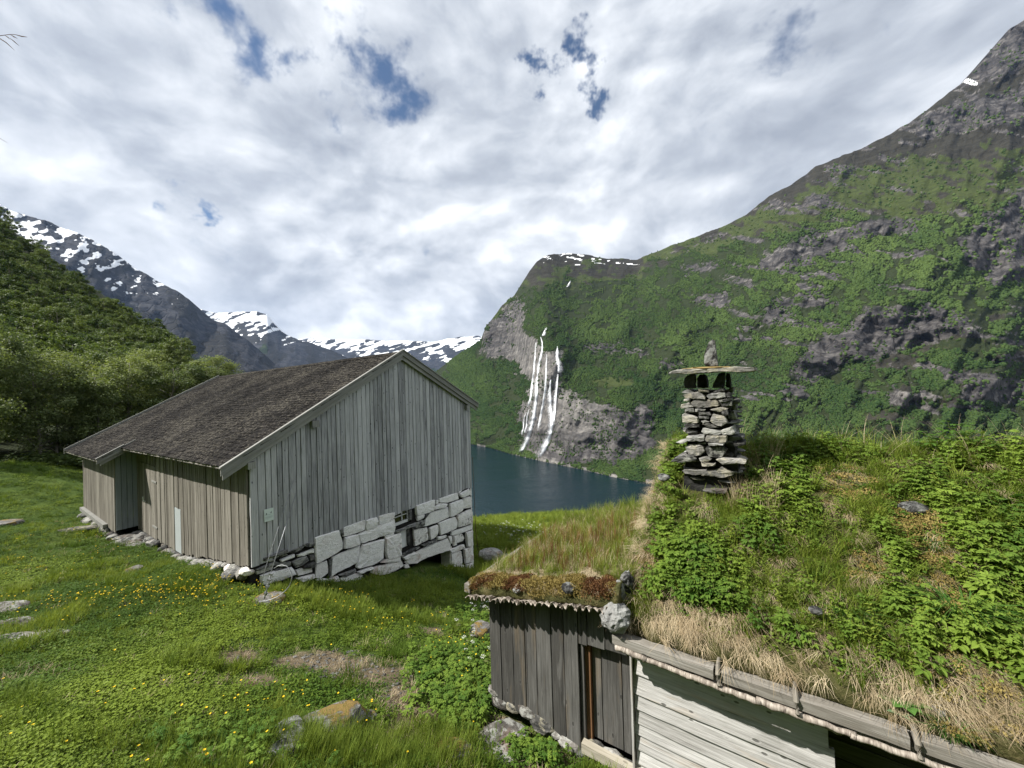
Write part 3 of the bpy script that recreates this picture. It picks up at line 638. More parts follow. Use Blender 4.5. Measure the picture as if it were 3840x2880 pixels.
sz = RNG.uniform(1.6, 4.0, m) * (.75 + .5 * vn(fx / 60, fy / 40, 0, 5)); sz = sz * np.clip(np.linalg.norm(P, axis=1) / 1500, .72, 1.25)
tone = np.clip(.10 + 1.0 * (fbm(fx / 150, fy / 90, 0, 4, .6, 71) - .24) + RNG.uniform(-.22, .22, m) + .25 * sstep(860, 560, fy / D), 0, 1)
scatter('forest', [blob(1), blob(2), blob(3)], [LEAF_FAR], P, np.stack([RNG.uniform(-.15, .15, m), RNG.uniform(-.15, .15, m), RNG.uniform(0, 6.3, m)], 1),
        np.stack([sz, sz, sz * RNG.uniform(.85, 1.25, m)], 1), tone, 'dense green birch wood covering the mountain side across the fjord', 'forest')

# -- snow mountains up the fjord, left to centre
def snowfun(seed, y0, y1, lo, hi, sx=26, sy=11, slant=.9):
    def f(X, Y, R, S):
        x, y = X / D, Y / D
        n1 = fbm((x - slant * y) / sx, (y + .3 * x) / sy, 1, 5, .55, seed); h = sstep(y1, y0, y)
        snow = np.clip(.5 + (n1 - (lo + (hi - lo) * (1 - h))) * 4.0, 0, 1) * sstep(.0, .12, h)
        veg = sstep(.35, .75, S * -1 + 1.0 + (fbm(x / 30, y / 20, 0, 4, .6, seed + 9) - .5) * .9)
        return dict(snow=snow, rock=np.clip(1 - .8 * sstep(.45, .6, fbm(x / 34, y / 26, 3, 4, .6, seed + 4)) - .5 * veg, 0, 1), heath=np.clip(1 - veg, 0, 1) * .8, shrub=veg * .6)
    return f
def rockn(seed):
    return lambda X, Y: sstep(.42, .6, fbm(X / 80, Y / 60, 0, 4, .6, seed))
M2 = Slope('mountain', -60 * D, 640 * D, 7, 110, line((-60, 900), (640, 870)),
           line((-60, 412), (0, 442), (30, 458), (60, 466), (100, 478), (130, 490), (165, 500), (200, 520), (250, 548), (290, 580), (330, 600), (380, 628), (410, 648), (424, 664), (432, 676), (457, 688), (488, 701), (508, 715), (535, 735), (566, 762), (590, 782), (613, 795), (640, 812)),
           dist((-60, 1700), (640, 2600)), dist((-60, 3000), (250, 3300), (640, 3600)), rockn(101), snowfun(110, 450, 720, .49, .78, 20, 8, .75), MT_FAR, 90, 41)
M3 = Slope('mountain', 380 * D, 900 * D, 6, 80, line((380, 880), (900, 870)),
           line((380, 660), (430, 668), (445, 673), (467, 676), (500, 675), (555, 674), (576, 679), (589, 698), (609, 717), (634, 728), (661, 738), (698, 752), (718, 757), (745, 769), (790, 790), (900, 830)),
           dist((380, 4200), (900, 4600)), dist((380, 6200), (900, 6800)), rockn(131), snowfun(140, 668, 775, .42, .76, 22, 5.5, .8), MT_FAR, 140, 51)
M4 = Slope('mountain', 560 * D, 1120 * D, 6, 80, line((560, 870), (1120, 860)),
           line((560, 720), (620, 735), (655, 734), (684, 727), (711, 731), (752, 734), (799, 733), (837, 736), (874, 736), (921, 739), (938, 739), (965, 732), (995, 727), (1009, 729), (1033, 725), (1047, 729), (1120, 740)),
           dist((560, 7200), (1120, 7200)), dist((560, 10500), (1120, 10500)), rockn(161), snowfun(170, 722, 812, .44, .74, 20, 4.5, .7), MT_FAR, 200, 61)
# -- fjord
V = [(-6000, 60, SEA), (6000, 60, SEA), (6000, 9000, SEA), (-6000, 9000, SEA)]
ob('water', mk_mesh('water', V, [(0, 1, 2, 3)], WATER), kind='structure')
# -- waterfall: each strand follows the cliff
falls = empty('waterfall', Matrix.Translation(M1.pt(1180 * D, 985 * D)[0]), 'long white waterfall of several strands dropping down the cliff into the fjord', 'waterfall')
F0 = M1.pt(1180 * D, 985 * D)[0]
STR = [
    ([(1168, 728), (1172, 742), (1171, 760), (1165, 785), (1161, 815), (1160, 845), (1157, 875), (1152, 905), (1146, 930), (1138, 955), (1128, 972), (1120, 978)], 7.5),
    ([(1157, 740), (1155, 770), (1153, 800), (1149, 830), (1146, 860), (1140, 880)], 4.0),
    ([(1180, 765), (1179, 800), (1177, 840), (1173, 870), (1166, 905), (1161, 930)], 3.2),
    ([(1204, 748), (1203, 770), (1207, 790), (1206, 805)], 6.5),
    ([(1190, 820), (1188, 850), (1190, 880), (1193, 910), (1190, 935), (1182, 955), (1174, 975), (1164, 988)], 8.5),
    ([(1206, 808), (1204, 830), (1201, 860), (1199, 890), (1196, 915)], 4.2),
    ([(1137, 890), (1132, 905), (1131, 925), (1127, 940)], 3.0), ([(1142, 884), (1138, 900), (1137, 920), (1132, 938)], 2.4),
    ([(1180, 707), (1176, 715), (1172, 726)], 4.0), ([(1232, 606), (1228, 614), (1224, 620)], 4.5)]
def smooth_path(p, k=6):
    p = np.array(p, float); t = np.arange(len(p)); q = np.linspace(0, len(p) - 1, (len(p) - 1) * k + 1); return np.stack([np.interp(q, t, p[:, 0]), np.interp(q, t, p[:, 1])], 1)
for si, (pth, w) in enumerate(STR):
    p = smooth_path(pth, 8) * D
    for lay in range(2):
        C = M1.pt(p[:, 0] + (0 if lay == 0 else 3.0 * math.sin(si)), p[:, 1]); V, Fc, ed = [], [], []
        for i, c in enumerate(C):
            s_ = i / (len(C) - 1); dd = c / np.linalg.norm(c); ww = w * (.8 if lay == 0 else 1.7) * (.55 + .8 * vn(i * .45, si * 3.1 + lay * 9, 0, 9)) * (.7 + 1.1 * s_ ** 1.5) * min(1, .35 + 3 * s_); sd = np.cross(dd, (0, 0, 1)); sd /= np.linalg.norm(sd)
            c = c - dd * (9 if lay == 0 else 6) - F0
            for a, o in ((-1, 0), (-.5, 2.2), (0, 3.2), (.5, 2.2), (1, 0)): V.append(c + sd * a * ww - dd * o); ed.append((1 - abs(a)) * (1 if lay == 0 else .62) * min(1, 6 * (1 - s_) + .15))
        for i in range(len(C) - 1):
            for k in range(4): a = i * 5 + k; Fc.append((a, a + 1, a + 6, a + 5))
        me = mk_mesh('strand' if lay == 0 else 'spray', V, Fc, FALL, True); fattr(me, 'edge', ed); ob('strand' if lay == 0 else 'spray', me, falls)
# -- near ground -------------------------------------------------------------------------
BA = np.array([-6.307, 9.2, -4.07])                      # barn corner (foot of the boards)
def barn_pt(x, y, z=0.0): return BA + G * x + Lx * y + np.array([0, 0, z])
HO = onz(2314, 2402, -3.0); HU = -Lx; HV = G
def hut_pt(x, y, z=0.0): return HO + HU * x + HV * y + np.array([0, 0, z])
CP = []
for x, y, z in ((0, 2880, -3.45), (500, 2880, -3.75), (1000, 2880, -4.05), (1500, 2880, -4.5), (1900, 2880, -4.85), (1720, 2300, -5.75), (1500, 2400, -5.0), (0, 2300, -4.3), (300, 2500, -4.1), (900, 2500, -4.45), (0, 2000, -4.55), (600, 2300, -4.4)): CP.append(onz(x, y, z))
for b in ((.1, -.15, -.5), (.96, -.1, -.84), (2.44, -.1, -1.42), (3.33, -.1, -1.7), (4.35, -.1, -1.95), (6.2, -.1, -2.55), (8.0, -.1, -3.35), (-.1, 1.2, -.45), (-.1, 2.7, -.62), (-.1, 4.5, -.86), (-.1, 7, -.95), (-.7, 9.3, -1.0), (-.7, 12, -1.0), (-.7, 14.5, -1.1), (9, 8, -4.2), (9, 16, -4.5), (4, 17, -2.5), (-3, 17, -.6), (-6, 14, -.5), (-8, 8, -.4)): CP.append(barn_pt(*b))
for h in ((-2.1, .15, -1.9), (-1.0, .1, -1.92), (.1, .1, -1.8), (2.5, .1, -1.7), (5, 0, -1.3), (-2.3, 3.5, -2.9), (1, 7, -3.6), (6, 7, -3.0), (-3.4, .5, -2.05), (-3.2, 3, -2.9), (-4.5, 5.5, -3.9)): CP.append(hut_pt(*h))
CP += [at(1790, 2060, 17), at(1900, 1960, 23), at(2400, 1950, 23), at(0, 1760, 24), at(300, 1760, 26), np.array((-28, 22, -3.6)), np.array((-20, 10, -3.6)), np.array((-14, 3, -2.9)),
       np.array((0, 0, -1.65)), np.array((-4, 0, -1.9)), np.array((4, -1, -1.3)), np.array((0, -8, .6)), np.array((-12, -8, 0)), np.array((10, -6, 1.0)), np.array((14, 6, -2.6)), np.array((16, 16, -6.5))]
CP = np.array(CP)
def tps_fit(C, lam=.02):
    n = len(C); d = np.linalg.norm(C[:, None, :2] - C[None, :, :2], axis=2); K = np.where(d > 0, d * d * np.log(d + 1e-9), 0) + lam * np.eye(n) * 10
    Q = np.c_[np.ones(n), C[:, :2]]; A = np.block([[K, Q], [Q.T, np.zeros((3, 3))]]); return np.linalg.solve(A, np.r_[C[:, 2], 0, 0, 0])
_W = tps_fit(CP)
def gz(x, y):
    x = np.asarray(x, float); y = np.asarray(y, float); sh = x.shape; x = x.ravel(); y = y.ravel()
    d = np.sqrt((x[:, None] - CP[None, :, 0]) ** 2 + (y[:, None] - CP[None, :, 1]) ** 2); K = np.where(d > 0, d * d * np.log(d + 1e-9), 0)
    z = K @ _W[:-3] + _W[-3] + _W[-2] * x + _W[-1] * y
    e = np.maximum(0, (x * .15 + y) - 27.0) * sstep(-14, -4, x) + np.maximum(0, x - 15) * .6
    z = np.clip(z, -11, 6) - .75 * e ** 1.05
    z = z + (fbm(x / 1.7, y / 1.7, 0, 3, .5, 201) - .5) * .16 + (fbm(x / .45, y / .45, 0, 2, .5, 202) - .5) * .05
    return z.reshape(sh)
gz_exact = gz
_TX = np.arange(-60, 46, .16); _TY = np.arange(-14, 66, .16); _TZ = np.concatenate([gz_exact(*np.meshgrid(_TX, r)) for r in np.array_split(_TY, 12)], 0)
def gz(x, y):
    """height of the near ground, read from a fine table"""
    x = np.asarray(x, float); y = np.asarray(y, float)
    c = np.clip((x - _TX[0]) / .16, 0, len(_TX) - 1.001); r = np.clip((y - _TY[0]) / .16, 0, len(_TY) - 1.001); ci, ri = c.astype(int), r.astype(int); cf, rf = c - ci, r - ri
    return (_TZ[ri, ci] * (1 - cf) + _TZ[ri, ci + 1] * cf) * (1 - rf) + (_TZ[ri + 1, ci] * (1 - cf) + _TZ[ri + 1, ci + 1] * cf) * rf
gx = np.concatenate([np.arange(-58, -46, 2.0), np.arange(-46, -14, .8), np.arange(-14, 6, .22), np.arange(6, 34, .8)]); gy = np.concatenate([np.arange(-12, 2, .8), np.arange(2, 22, .22), np.arange(22, 62, .8)])
X, Y = np.meshgrid(gx, gy); Z = gz(X, Y)
DIRT = [(1290, 2500, .42), (1190, 2475, .36), (1420, 2540, .4), (1080, 2490, .26), (1520, 2610, .35), (1560, 2690, .3), (1500, 2760, .3), (1890, 2750, .4), (900, 2470, .28), (1640, 2800, .3), (2020, 2870, .35), (1620, 2370, .22), (960, 2560, .25)]
def px_ground(x, y):
    """where a photo pixel meets the near ground"""
    d = ray(x, y); t = np.arange(2.0, 45, .04); p = d[None] * t[:, None]; k = np.argmax(p[:, 2] < gz(p[:, 0], p[:, 1])); return p[k]
DIRTW = [(px_ground(a, b), r) for a, b, r in DIRT]
def dirt(x, y):
    v = np.zeros_like(np.asarray(x, float))
    for p, r in DIRTW: v = np.maximum(v, np.exp(-(((x - p[0]) / (r * 1.35)) ** 2 + ((y - p[1]) / r) ** 2)))
    return np.clip(v * (.35 + 1.25 * fbm(np.asarray(x) / .3, np.asarray(y) / .3, 0, 3, .6, 207)), 0, 1)
me = mk_mesh('ground', np.stack([X, Y, Z], -1).reshape(-1, 3), grid_faces(len(gy), len(gx)), GROUND, True); fattr(me, 'dirt', dirt(X, Y))
ob('ground', me, kind='structure')
# -- wooded hillside to the left
HFOOT = line((-140, 960), (0, 985), (150, 985), (330, 960), (560, 905), (640, 880))
HTOP = line((-140, 380), (0, 482), (60, 530), (130, 590), (200, 655), (260, 693), (310, 725), (350, 752), (400, 790), (470, 830), (560, 860), (640, 875))
M5 = Slope('hillside', -140 * D, 640 * D, 14, 60, HFOOT, HTOP, lambda x, y: np.interp(x, [0, 560, 1000], [24, 30, 36]), dist((-140, 190), (0, 170), (200, 150), (350, 120), (640, 70)), lambda X, Y: 0 * X,
           lambda X, Y, R, S: dict(shrub=0 * X + .2), MT_NEAR, 1.2, 71)

# -- the mountain side that rises behind the photographer (never in view, but it shuts out that half of the sky)
bx = np.linspace(-400, 400, 41); bt = np.linspace(0, 1, 16); BX, BT = np.meshgrid(bx, bt)
BY = -11.5 - 420 * BT; BZ = .6 + (15 + 500 * sstep(120, -40, BX)) * BT ** 1.05 + (fbm(BX / 60, BT * 6, 0, 4, .5, 92) - .5) * 26 * BT
me = mk_mesh('hillside', np.stack([BX, BY, BZ], -1).reshape(-1, 3), grid_faces(16, 41, True), MT_NEAR, True); fattr(me, 'shrub', 0 * BX); ob('hillside', me, kind='structure')

# -- the air: a thin even haze round everything, the far ranges fade in it
def haze_box():
    m = bpy.data.materials.new('haze'); m.use_nodes = True; t = NT(m.node_tree)
    v = t.n('ShaderNodeVolumePrincipled', {'Color': (0.42, 0.62, 1.0, 1), 'Density': HAZE, 'Anisotropy': 0.2}); t.n('ShaderNodeOutputMaterial', {1: v.outputs[0]})
    ob('haze', mk_mesh('haze', *box_vf(-9000, 9000, -900, 13500, SEA - 90, 2600), m), None, None, 'thin bluish haze over the fjord and the far snow mountains', 'haze', None, 'stuff')
HAZE = 1.5e-5
haze_box()
# ------------------------------------------------------------------ barn (local: x along the gable, y along the ridge, z up; origin = front corner, foot of the boards)
BM = frame(BA, G, Lx, (0, 0, 1))
barn = empty('barn', BM, 'big weathered grey wooden barn with dark shingle roof on a whitewashed stone base', 'barn')
WR, ZR, SL, SLR, BW, BL = 4.561, 5.30, 0.565, 0.5155, 8.07, 15.0
SAG = -0.018
def roof_z(x, y): return (ZR - SL * (WR - x) if x < WR else ZR - SLR * (x - WR)) + SAG * y
def bpx(px, py, x=None, y=None):
    """photo pixel to barn-local coordinates on the plane x = const or y = const"""
    P = onp(px, py, BA + (G * x if x is not None else Lx * y), G if x is not None else Lx) - BA
    return np.array([P @ G, P @ Lx, P[2]])
rb = random.Random(5)
# gable boards
x = 0.0; k = 0
while x < BW - .02:
    w = min(rb.choice((.125, .14, .15, .165, .185)) * rb.uniform(.94, 1.06), BW - x)
    if BW - x - w < .07: w = BW - x
    xm = x + w / 2; top = roof_z(xm, 0) - .13; z0 = -.02 + rb.uniform(-.025, .02)
    if x < .42: z0 -= .03
    sl = SL if xm < WR else -SLR
    t = rb.choice((.024, .03, .036)); V, Fc = plank(w - .013, t, top - z0, k * 7 + 1, .004, 0, sl, 6)
    ob('plank', mk_mesh('plank', V, Fc, WOOD_GABLE), barn, T(x + .004, 0, z0)); x += w; k += 1
# long wall boards (face looks to -x): board local x runs along -y so that its face looks out
def wall_frame(x, y, z): return Matrix(((0, 1, 0, x), (-1, 0, 0, y), (0, 0, 1, z), (0, 0, 0, 1)))
zb = lambda y: np.interp(y, [0, 1.2, 2.7, 3.9, 5.0, 6.3, 7.6, 9.4], [-.02, -.2, -.43, -.62, -.78, -.76, -.78, -.82])
y = 0.03; k = 0
DOOR0, DOOR1, HATCH0, HATCH1 = 7.0, 9.15, 4.66, 5.24
while y < 9.28:
    w = rb.choice((.12, .14, .155, .17)) * rb.uniform(.92, 1.08)
    if y + w > 9.28: w = 9.28 - y
    ym = y + w / 2; top = roof_z(0, ym) - .14; z0 = float(zb(ym)) + rb.uniform(-.045, .03)
    if DOOR0 < ym < DOOR1: z0 = 1.72
    elif HATCH0 < ym < HATCH1: z0 = .60
    V, Fc = plank(max(.03, w - .008), rb.choice((.024, .03, .04)), top - z0, k * 5 + 901, .004, 0, 0, 5)
    ob('plank', mk_mesh('plank', V, Fc, WOOD_SIDE), barn, wall_frame(0, y + w, z0)); y += w; k += 1
# projecting rear bay
PX, PY = -.60, 9.30
y = PY
while y < BL - .25:
    w = rb.choice((.15, .17, .19)) * rb.uniform(.92, 1.08); w = min(w, BL - .22 - y)
    if w < .03: break
    ym = y + w / 2; top = roof_z(PX, ym) - .14; z0 = -.80 + rb.uniform(-.03, .03) if ym < 10.4 else -.72
    V, Fc = plank(w - .008, .03, top - z0, k * 5 + 901, .004, 0, 0, 4); ob('plank', mk_mesh('plank', V, Fc, WOOD_SIDE), barn, wall_frame(PX, y + w, z0)); y += w; k += 1
for i in range(4):
    w = .15; xx = PX + .0 + i * w; z0 = -.72; V, Fc = plank(w - .008, .028, roof_z(xx, PY) - .12 - z0, i + 3333, .003, 0, SL, 4)
    ob('plank', mk_mesh('plank', V, Fc, WOOD_BLUE), barn, T(xx, PY, z0))
V, Fc = box_vf(PX - .12, PX + .06, PY - .10, PY + .03, roof_z(PX, PY) - .36, roof_z(PX, PY) - .20); ob('beam_end', mk_mesh('beam_end', V, Fc, WOOD_BLUE), barn)
a = np.array([PX - .10, 10.3, -.80]); b = np.array([PX - .10, 14.6, -.60])
V, Fc = join([box_vf(PX - .16, PX - .035, 10.4, 14.7, -.80, -.66), box_vf(PX - .10, PX - .03, 10.3, 14.6, -.98, -.82)]); ob('rail', mk_mesh('rail', V, Fc, WOOD_TRIM), barn)
# back wall and inner lining (keeps the light out)
V, Fc = join([box_vf(.03, BW - .03, .03, .06, -.0, 2.4), box_vf(.03, .06, .03, 9.3, -.3, 2.4), box_vf(PX + .03, PX + .06, PY + .03, BL - .3, -.7, 1.7), box_vf(PX, BW, BL - .3, BL - .24, -1.2, 1.5), box_vf(BW - .06, BW - .03, 0.03, BL - .3, -.1, 3.0),
    ([(.03, .04, 2.3), (BW - .05, .04, 2.3), (BW - .05, .04, roof_z(BW, 0) - .2), (WR, .04, ZR - .2), (.03, .04, roof_z(0, 0) - .2)], [(0, 1, 2, 3, 4)]), ([(PX, BL - .25, 1), (BW, BL - .25, 1), (BW, BL - .25, roof_z(BW, BL) - .15), (WR, BL - .25, ZR + SAG * BL - .15), (PX, BL - .25, roof_z(PX, BL) - .15)], [(0, 1, 2, 3, 4)])])
ob('lining', mk_mesh('lining', V, Fc, DARK), barn)
# long door with boards, hinges, latch; hatch
dz0, dz1 = -.80, 1.70
door = ob('door', mk_mesh('door', *box_vf(-.004, .02, DOOR0 + .02, DOOR1 - .02, dz0, dz1), WOOD_SIDE), barn)
y = DOOR0 + .02
while y < DOOR1 - .03:
    w = min(rb.uniform(.15, .2), DOOR1 - .02 - y); V, Fc = plank(w - .008, .028, dz1 - dz0 + rb.uniform(-.03, .0), int(y * 100), .004); ob('plank', mk_mesh('plank', V, Fc, WOOD_SIDE), door, wall_frame(-.004, y + w, dz0)); y += w
for hz in (1.12, -.42): V, Fc = box_vf(-.05, -.03, DOOR0 - .05, DOOR0 + .45, hz, hz + .06); ob('hinge', mk_mesh('hinge', V, Fc, WOOD_TRIM), door)
V, Fc = tube([(-.04, 8.2, .34), (-.10, 8.2, .36), (-.11, 8.2, .52)], .018, 6); ob('latch', mk_mesh('latch', V, Fc, PAINT_W), door)
ob('hatch', mk_mesh('hatch', *box_vf(-.028, .0, HATCH0 + .03, HATCH1 - .03, -.76, .58), GREYCLAD), barn)
# roof: deck, shingles, ridge, barge boards -------------------------------------------------
YF, YB = -.19, BL; XE = -.50; XE2 = -1.09; YN = 8.75; XR = BW + .33
def deck(x0, x1, y0, y1, t=.05, lift=-.035):
    P = []
    for z in (lift - t, lift):
        for (xx, yy) in ((x0, y0), (x1, y0), (x1, y1), (x0, y1)): P.append((xx, yy, roof_z(xx, yy) + z))
    return P, [(0, 3, 2, 1), (4, 5, 6, 7), (0, 1, 5, 4), (1, 2, 6, 5), (2, 3, 7, 6), (3, 0, 4, 7)]
V, Fc = join([deck(XE, WR - .001, YF + .03, YB), deck(XE2, XE - .002, YN + .03, YB), deck(WR + .001, XR, YF + .03, YB)])
roof = ob('roof', mk_mesh('roof', V, Fc, WOOD_BEAM), barn)
def shingle_vf(w, h, seed):
    r = random.Random(seed); j = lambda s: r.uniform(-s, s)
    V = [(j(.006), j(.012), 0), (w + j(.006), j(.012), 0), (w + j(.004), h, 0), (j(.004), h, 0)]; t = r.uniform(.010, .024)
    tp = [(V[0][0], V[0][1], t + j(.006)), (w * .5, j(.014), t + j(.006)), (V[1][0], V[1][1], t + j(.006)), (V[2][0], h, .003), (V[3][0], h, .003)]
    return V + tp, [(4, 5, 6, 7, 8), (0, 1, 6, 5, 4), (1, 2, 7, 6), (0, 4, 8, 3)]
SHV = [shingle_vf(.20, .30, s) for s in range(7)]; SHM = [mk_mesh('shingle', *s, SHINGLE) for s in SHV]
nl = math.sqrt(1 + SL * SL); rows = []
s_ = 0.0; exp_ = .135
pieces = []
slope_len = (WR - XE2) * nl; nrow = int(slope_len / exp_)
for i in range(nrow + 1):
    xs = XE2 - .02 + i * exp_ / nl
    y0 = (YN if xs < XE - .03 else YF) + rb.uniform(-.01, .01); y = y0 - (i % 2) * .1 if False else y0
    if xs > WR - .05: break
    yoff = (i % 3) * .067
    y = y0
    while y < YB - .02:
        w = .20 * rb.uniform(.8, 1.15)
        if y == y0: w *= .4 + yoff * 3
        w = min(w, YB + .02 - y); pieces.append((xs, y, w)); y += w
# local shingle frame: x along +y(barn)... piece x -> -y direction keeps normals up
def sh_frame(xs, y, w):
    ax = np.array([0, 1, SAG]); ax /= np.linalg.norm(ax); ay = np.array([1, 0, SL]) / nl; az = np.cross(ax, ay)
    if az[2] < 0: az = -az
    return ax * w / .20, ay, az, np.array([xs, y, roof_z(xs, y) - .024])
def key(p): q = barn_pt(p[0], p[1], roof_z(p[0], p[1])); return float(np.linalg.norm(q))
pieces.sort(key=key)
big, rest = pieces[:290], pieces[290:]
for i, p in enumerate(big):
    ax, ay, az, o = sh_frame(*p); lift = rb.uniform(0, .05)
    ay2 = ay * math.cos(lift) - az * math.sin(lift); az2 = az * math.cos(lift) + ay * math.sin(lift)
    ob('shingle', SHM[i % 7], roof, frame(o + az * .006, ax, ay2, az2))
V, Fc = [], []
for i, p in enumerate(rest):
    ax, ay, az, o = sh_frame(*p); sv, sf = SHV[rb.randrange(7)]; n0 = len(V); tl = rb.uniform(0, .06)
    for q in sv: V.append(o + ax * q[0] + ay * q[1] + az * (q[2] + .004 + tl * (.3 - q[1]) * .4))
    Fc += [tuple(a + n0 for a in f) for f in sf]
ob('shingle_field', mk_mesh('shingle_field', V, Fc, SHINGLE), roof, kind='stuff')
V, Fc = [], []
for i in range(int((XR - WR) / .12)):
    xs = XR - i * .12; o = len(V)
    V += [(xs, YF, roof_z(xs, YF) + .012), (xs - .2, YF, roof_z(xs - .2, YF) + .0), (xs - .2, YB, roof_z(xs - .2, YB) + .0), (xs, YB, roof_z(xs, YB) + .012), (xs, YF, roof_z(xs, YF) - .02), (xs, YB, roof_z(xs, YB) - .02)]
    Fc += [(o, o + 3, o + 2, o + 1), (o, o + 4, o + 5, o + 3)]
ob('far_slope_shingles', mk_mesh('far_slope_shingles', V, Fc, SHINGLE), roof, kind='stuff')
V, Fc = join([([(WR - .16, YF, roof_z(WR - .16, YF) + .02), (WR, YF, ZR + .03 + SAG * YF), (WR + .16, YF, roof_z(WR + .16, YF) + .02), (WR - .16, YB, roof_z(WR - .16, YB) + .02), (WR, YB, ZR + .03 + SAG * YB), (WR + .16, YB, roof_z(WR + .16, YB) + .02)], [(0, 1, 4, 3), (1, 2, 5, 4)])])
ob('ridge_cap', mk_mesh('ridge_cap', V, Fc, SHINGLE), roof)
def barge(x0, x1, yo, h0, h1, t, mat, name='barge_board'):
    """board along the verge from x0 (low) to x1; top h0 above and bottom h1 below the roof plane; at y = yo - t .. yo"""
    P = []
    for yy in (yo - t, yo):
        for xx in (x0, x1): P.append((xx, yy, roof_z(xx, 0) + h1 + SAG * yo)); P.append((xx, yy, roof_z(xx, 0) + h0 + SAG * yo))
    F_ = [(0, 2, 3, 1), (4, 5, 7, 6), (0, 1, 5, 4), (2, 6, 7, 3), (1, 3, 7, 5), (0, 4, 6, 2)]
    # local frame with z along the board so the grain runs with it
    d = np.array(P[2]) - np.array(P[0]); L_ = np.linalg.norm(d); d /= L_; ay = np.array([0, 1.0, 0]); ax = np.cross(ay, d); o = np.array(P[0])
    Q = [((np.array(p) - o) @ ax, (np.array(p) - o) @ ay, (np.array(p) - o) @ d) for p in P]
    return ob(name, mk_mesh(name, Q, F_, mat), roof, frame(o, ax, ay, d))
for (x0, x1) in ((XE - .12, WR), (XR + .03, WR)):
    barge(x0, x1, YF + .03, .05, -.13, .03, WOOD_TRIM); barge(x0 + (.05 if x0 < WR else -.05), x1, YF + .075, -.10, -.26, .03, WOOD_TRIM)
    barge(x0 - (.02 if x0 < WR else -.02), x1, YF + .06, .085, .05, .09, WOOD_TRIM, 'verge_cap')
barge(XE2 - .04, XE + .35, YN + .03, .05, -.13, .03, WOOD_TRIM); barge(XE2 + .05, XE + .35, YN + .07, -.10, -.24, .03, WOOD_TRIM); barge(XE2 - .06, XE + .05, YN + .06, .085, .05, .09, WOOD_TRIM, 'verge_cap')
barge(XE2 - .04, WR, YB + .05, .09, -.12, .05, WOOD_TRIM)
# purlin ends with little caps
for (px, py, s) in ((940, 1745, .15), (1180, 1589, .17), (1752, 1527, .16)):
    p = bpx(px, py, y=-.1); V, Fc = box_vf(p[0] - s * .55, p[0] + s * .55, -.17, .01, p[2] - s * .55, p[2] + s * .5); ob('beam_end', mk_mesh('beam_end', V, Fc, WOOD_TRIM), barn)
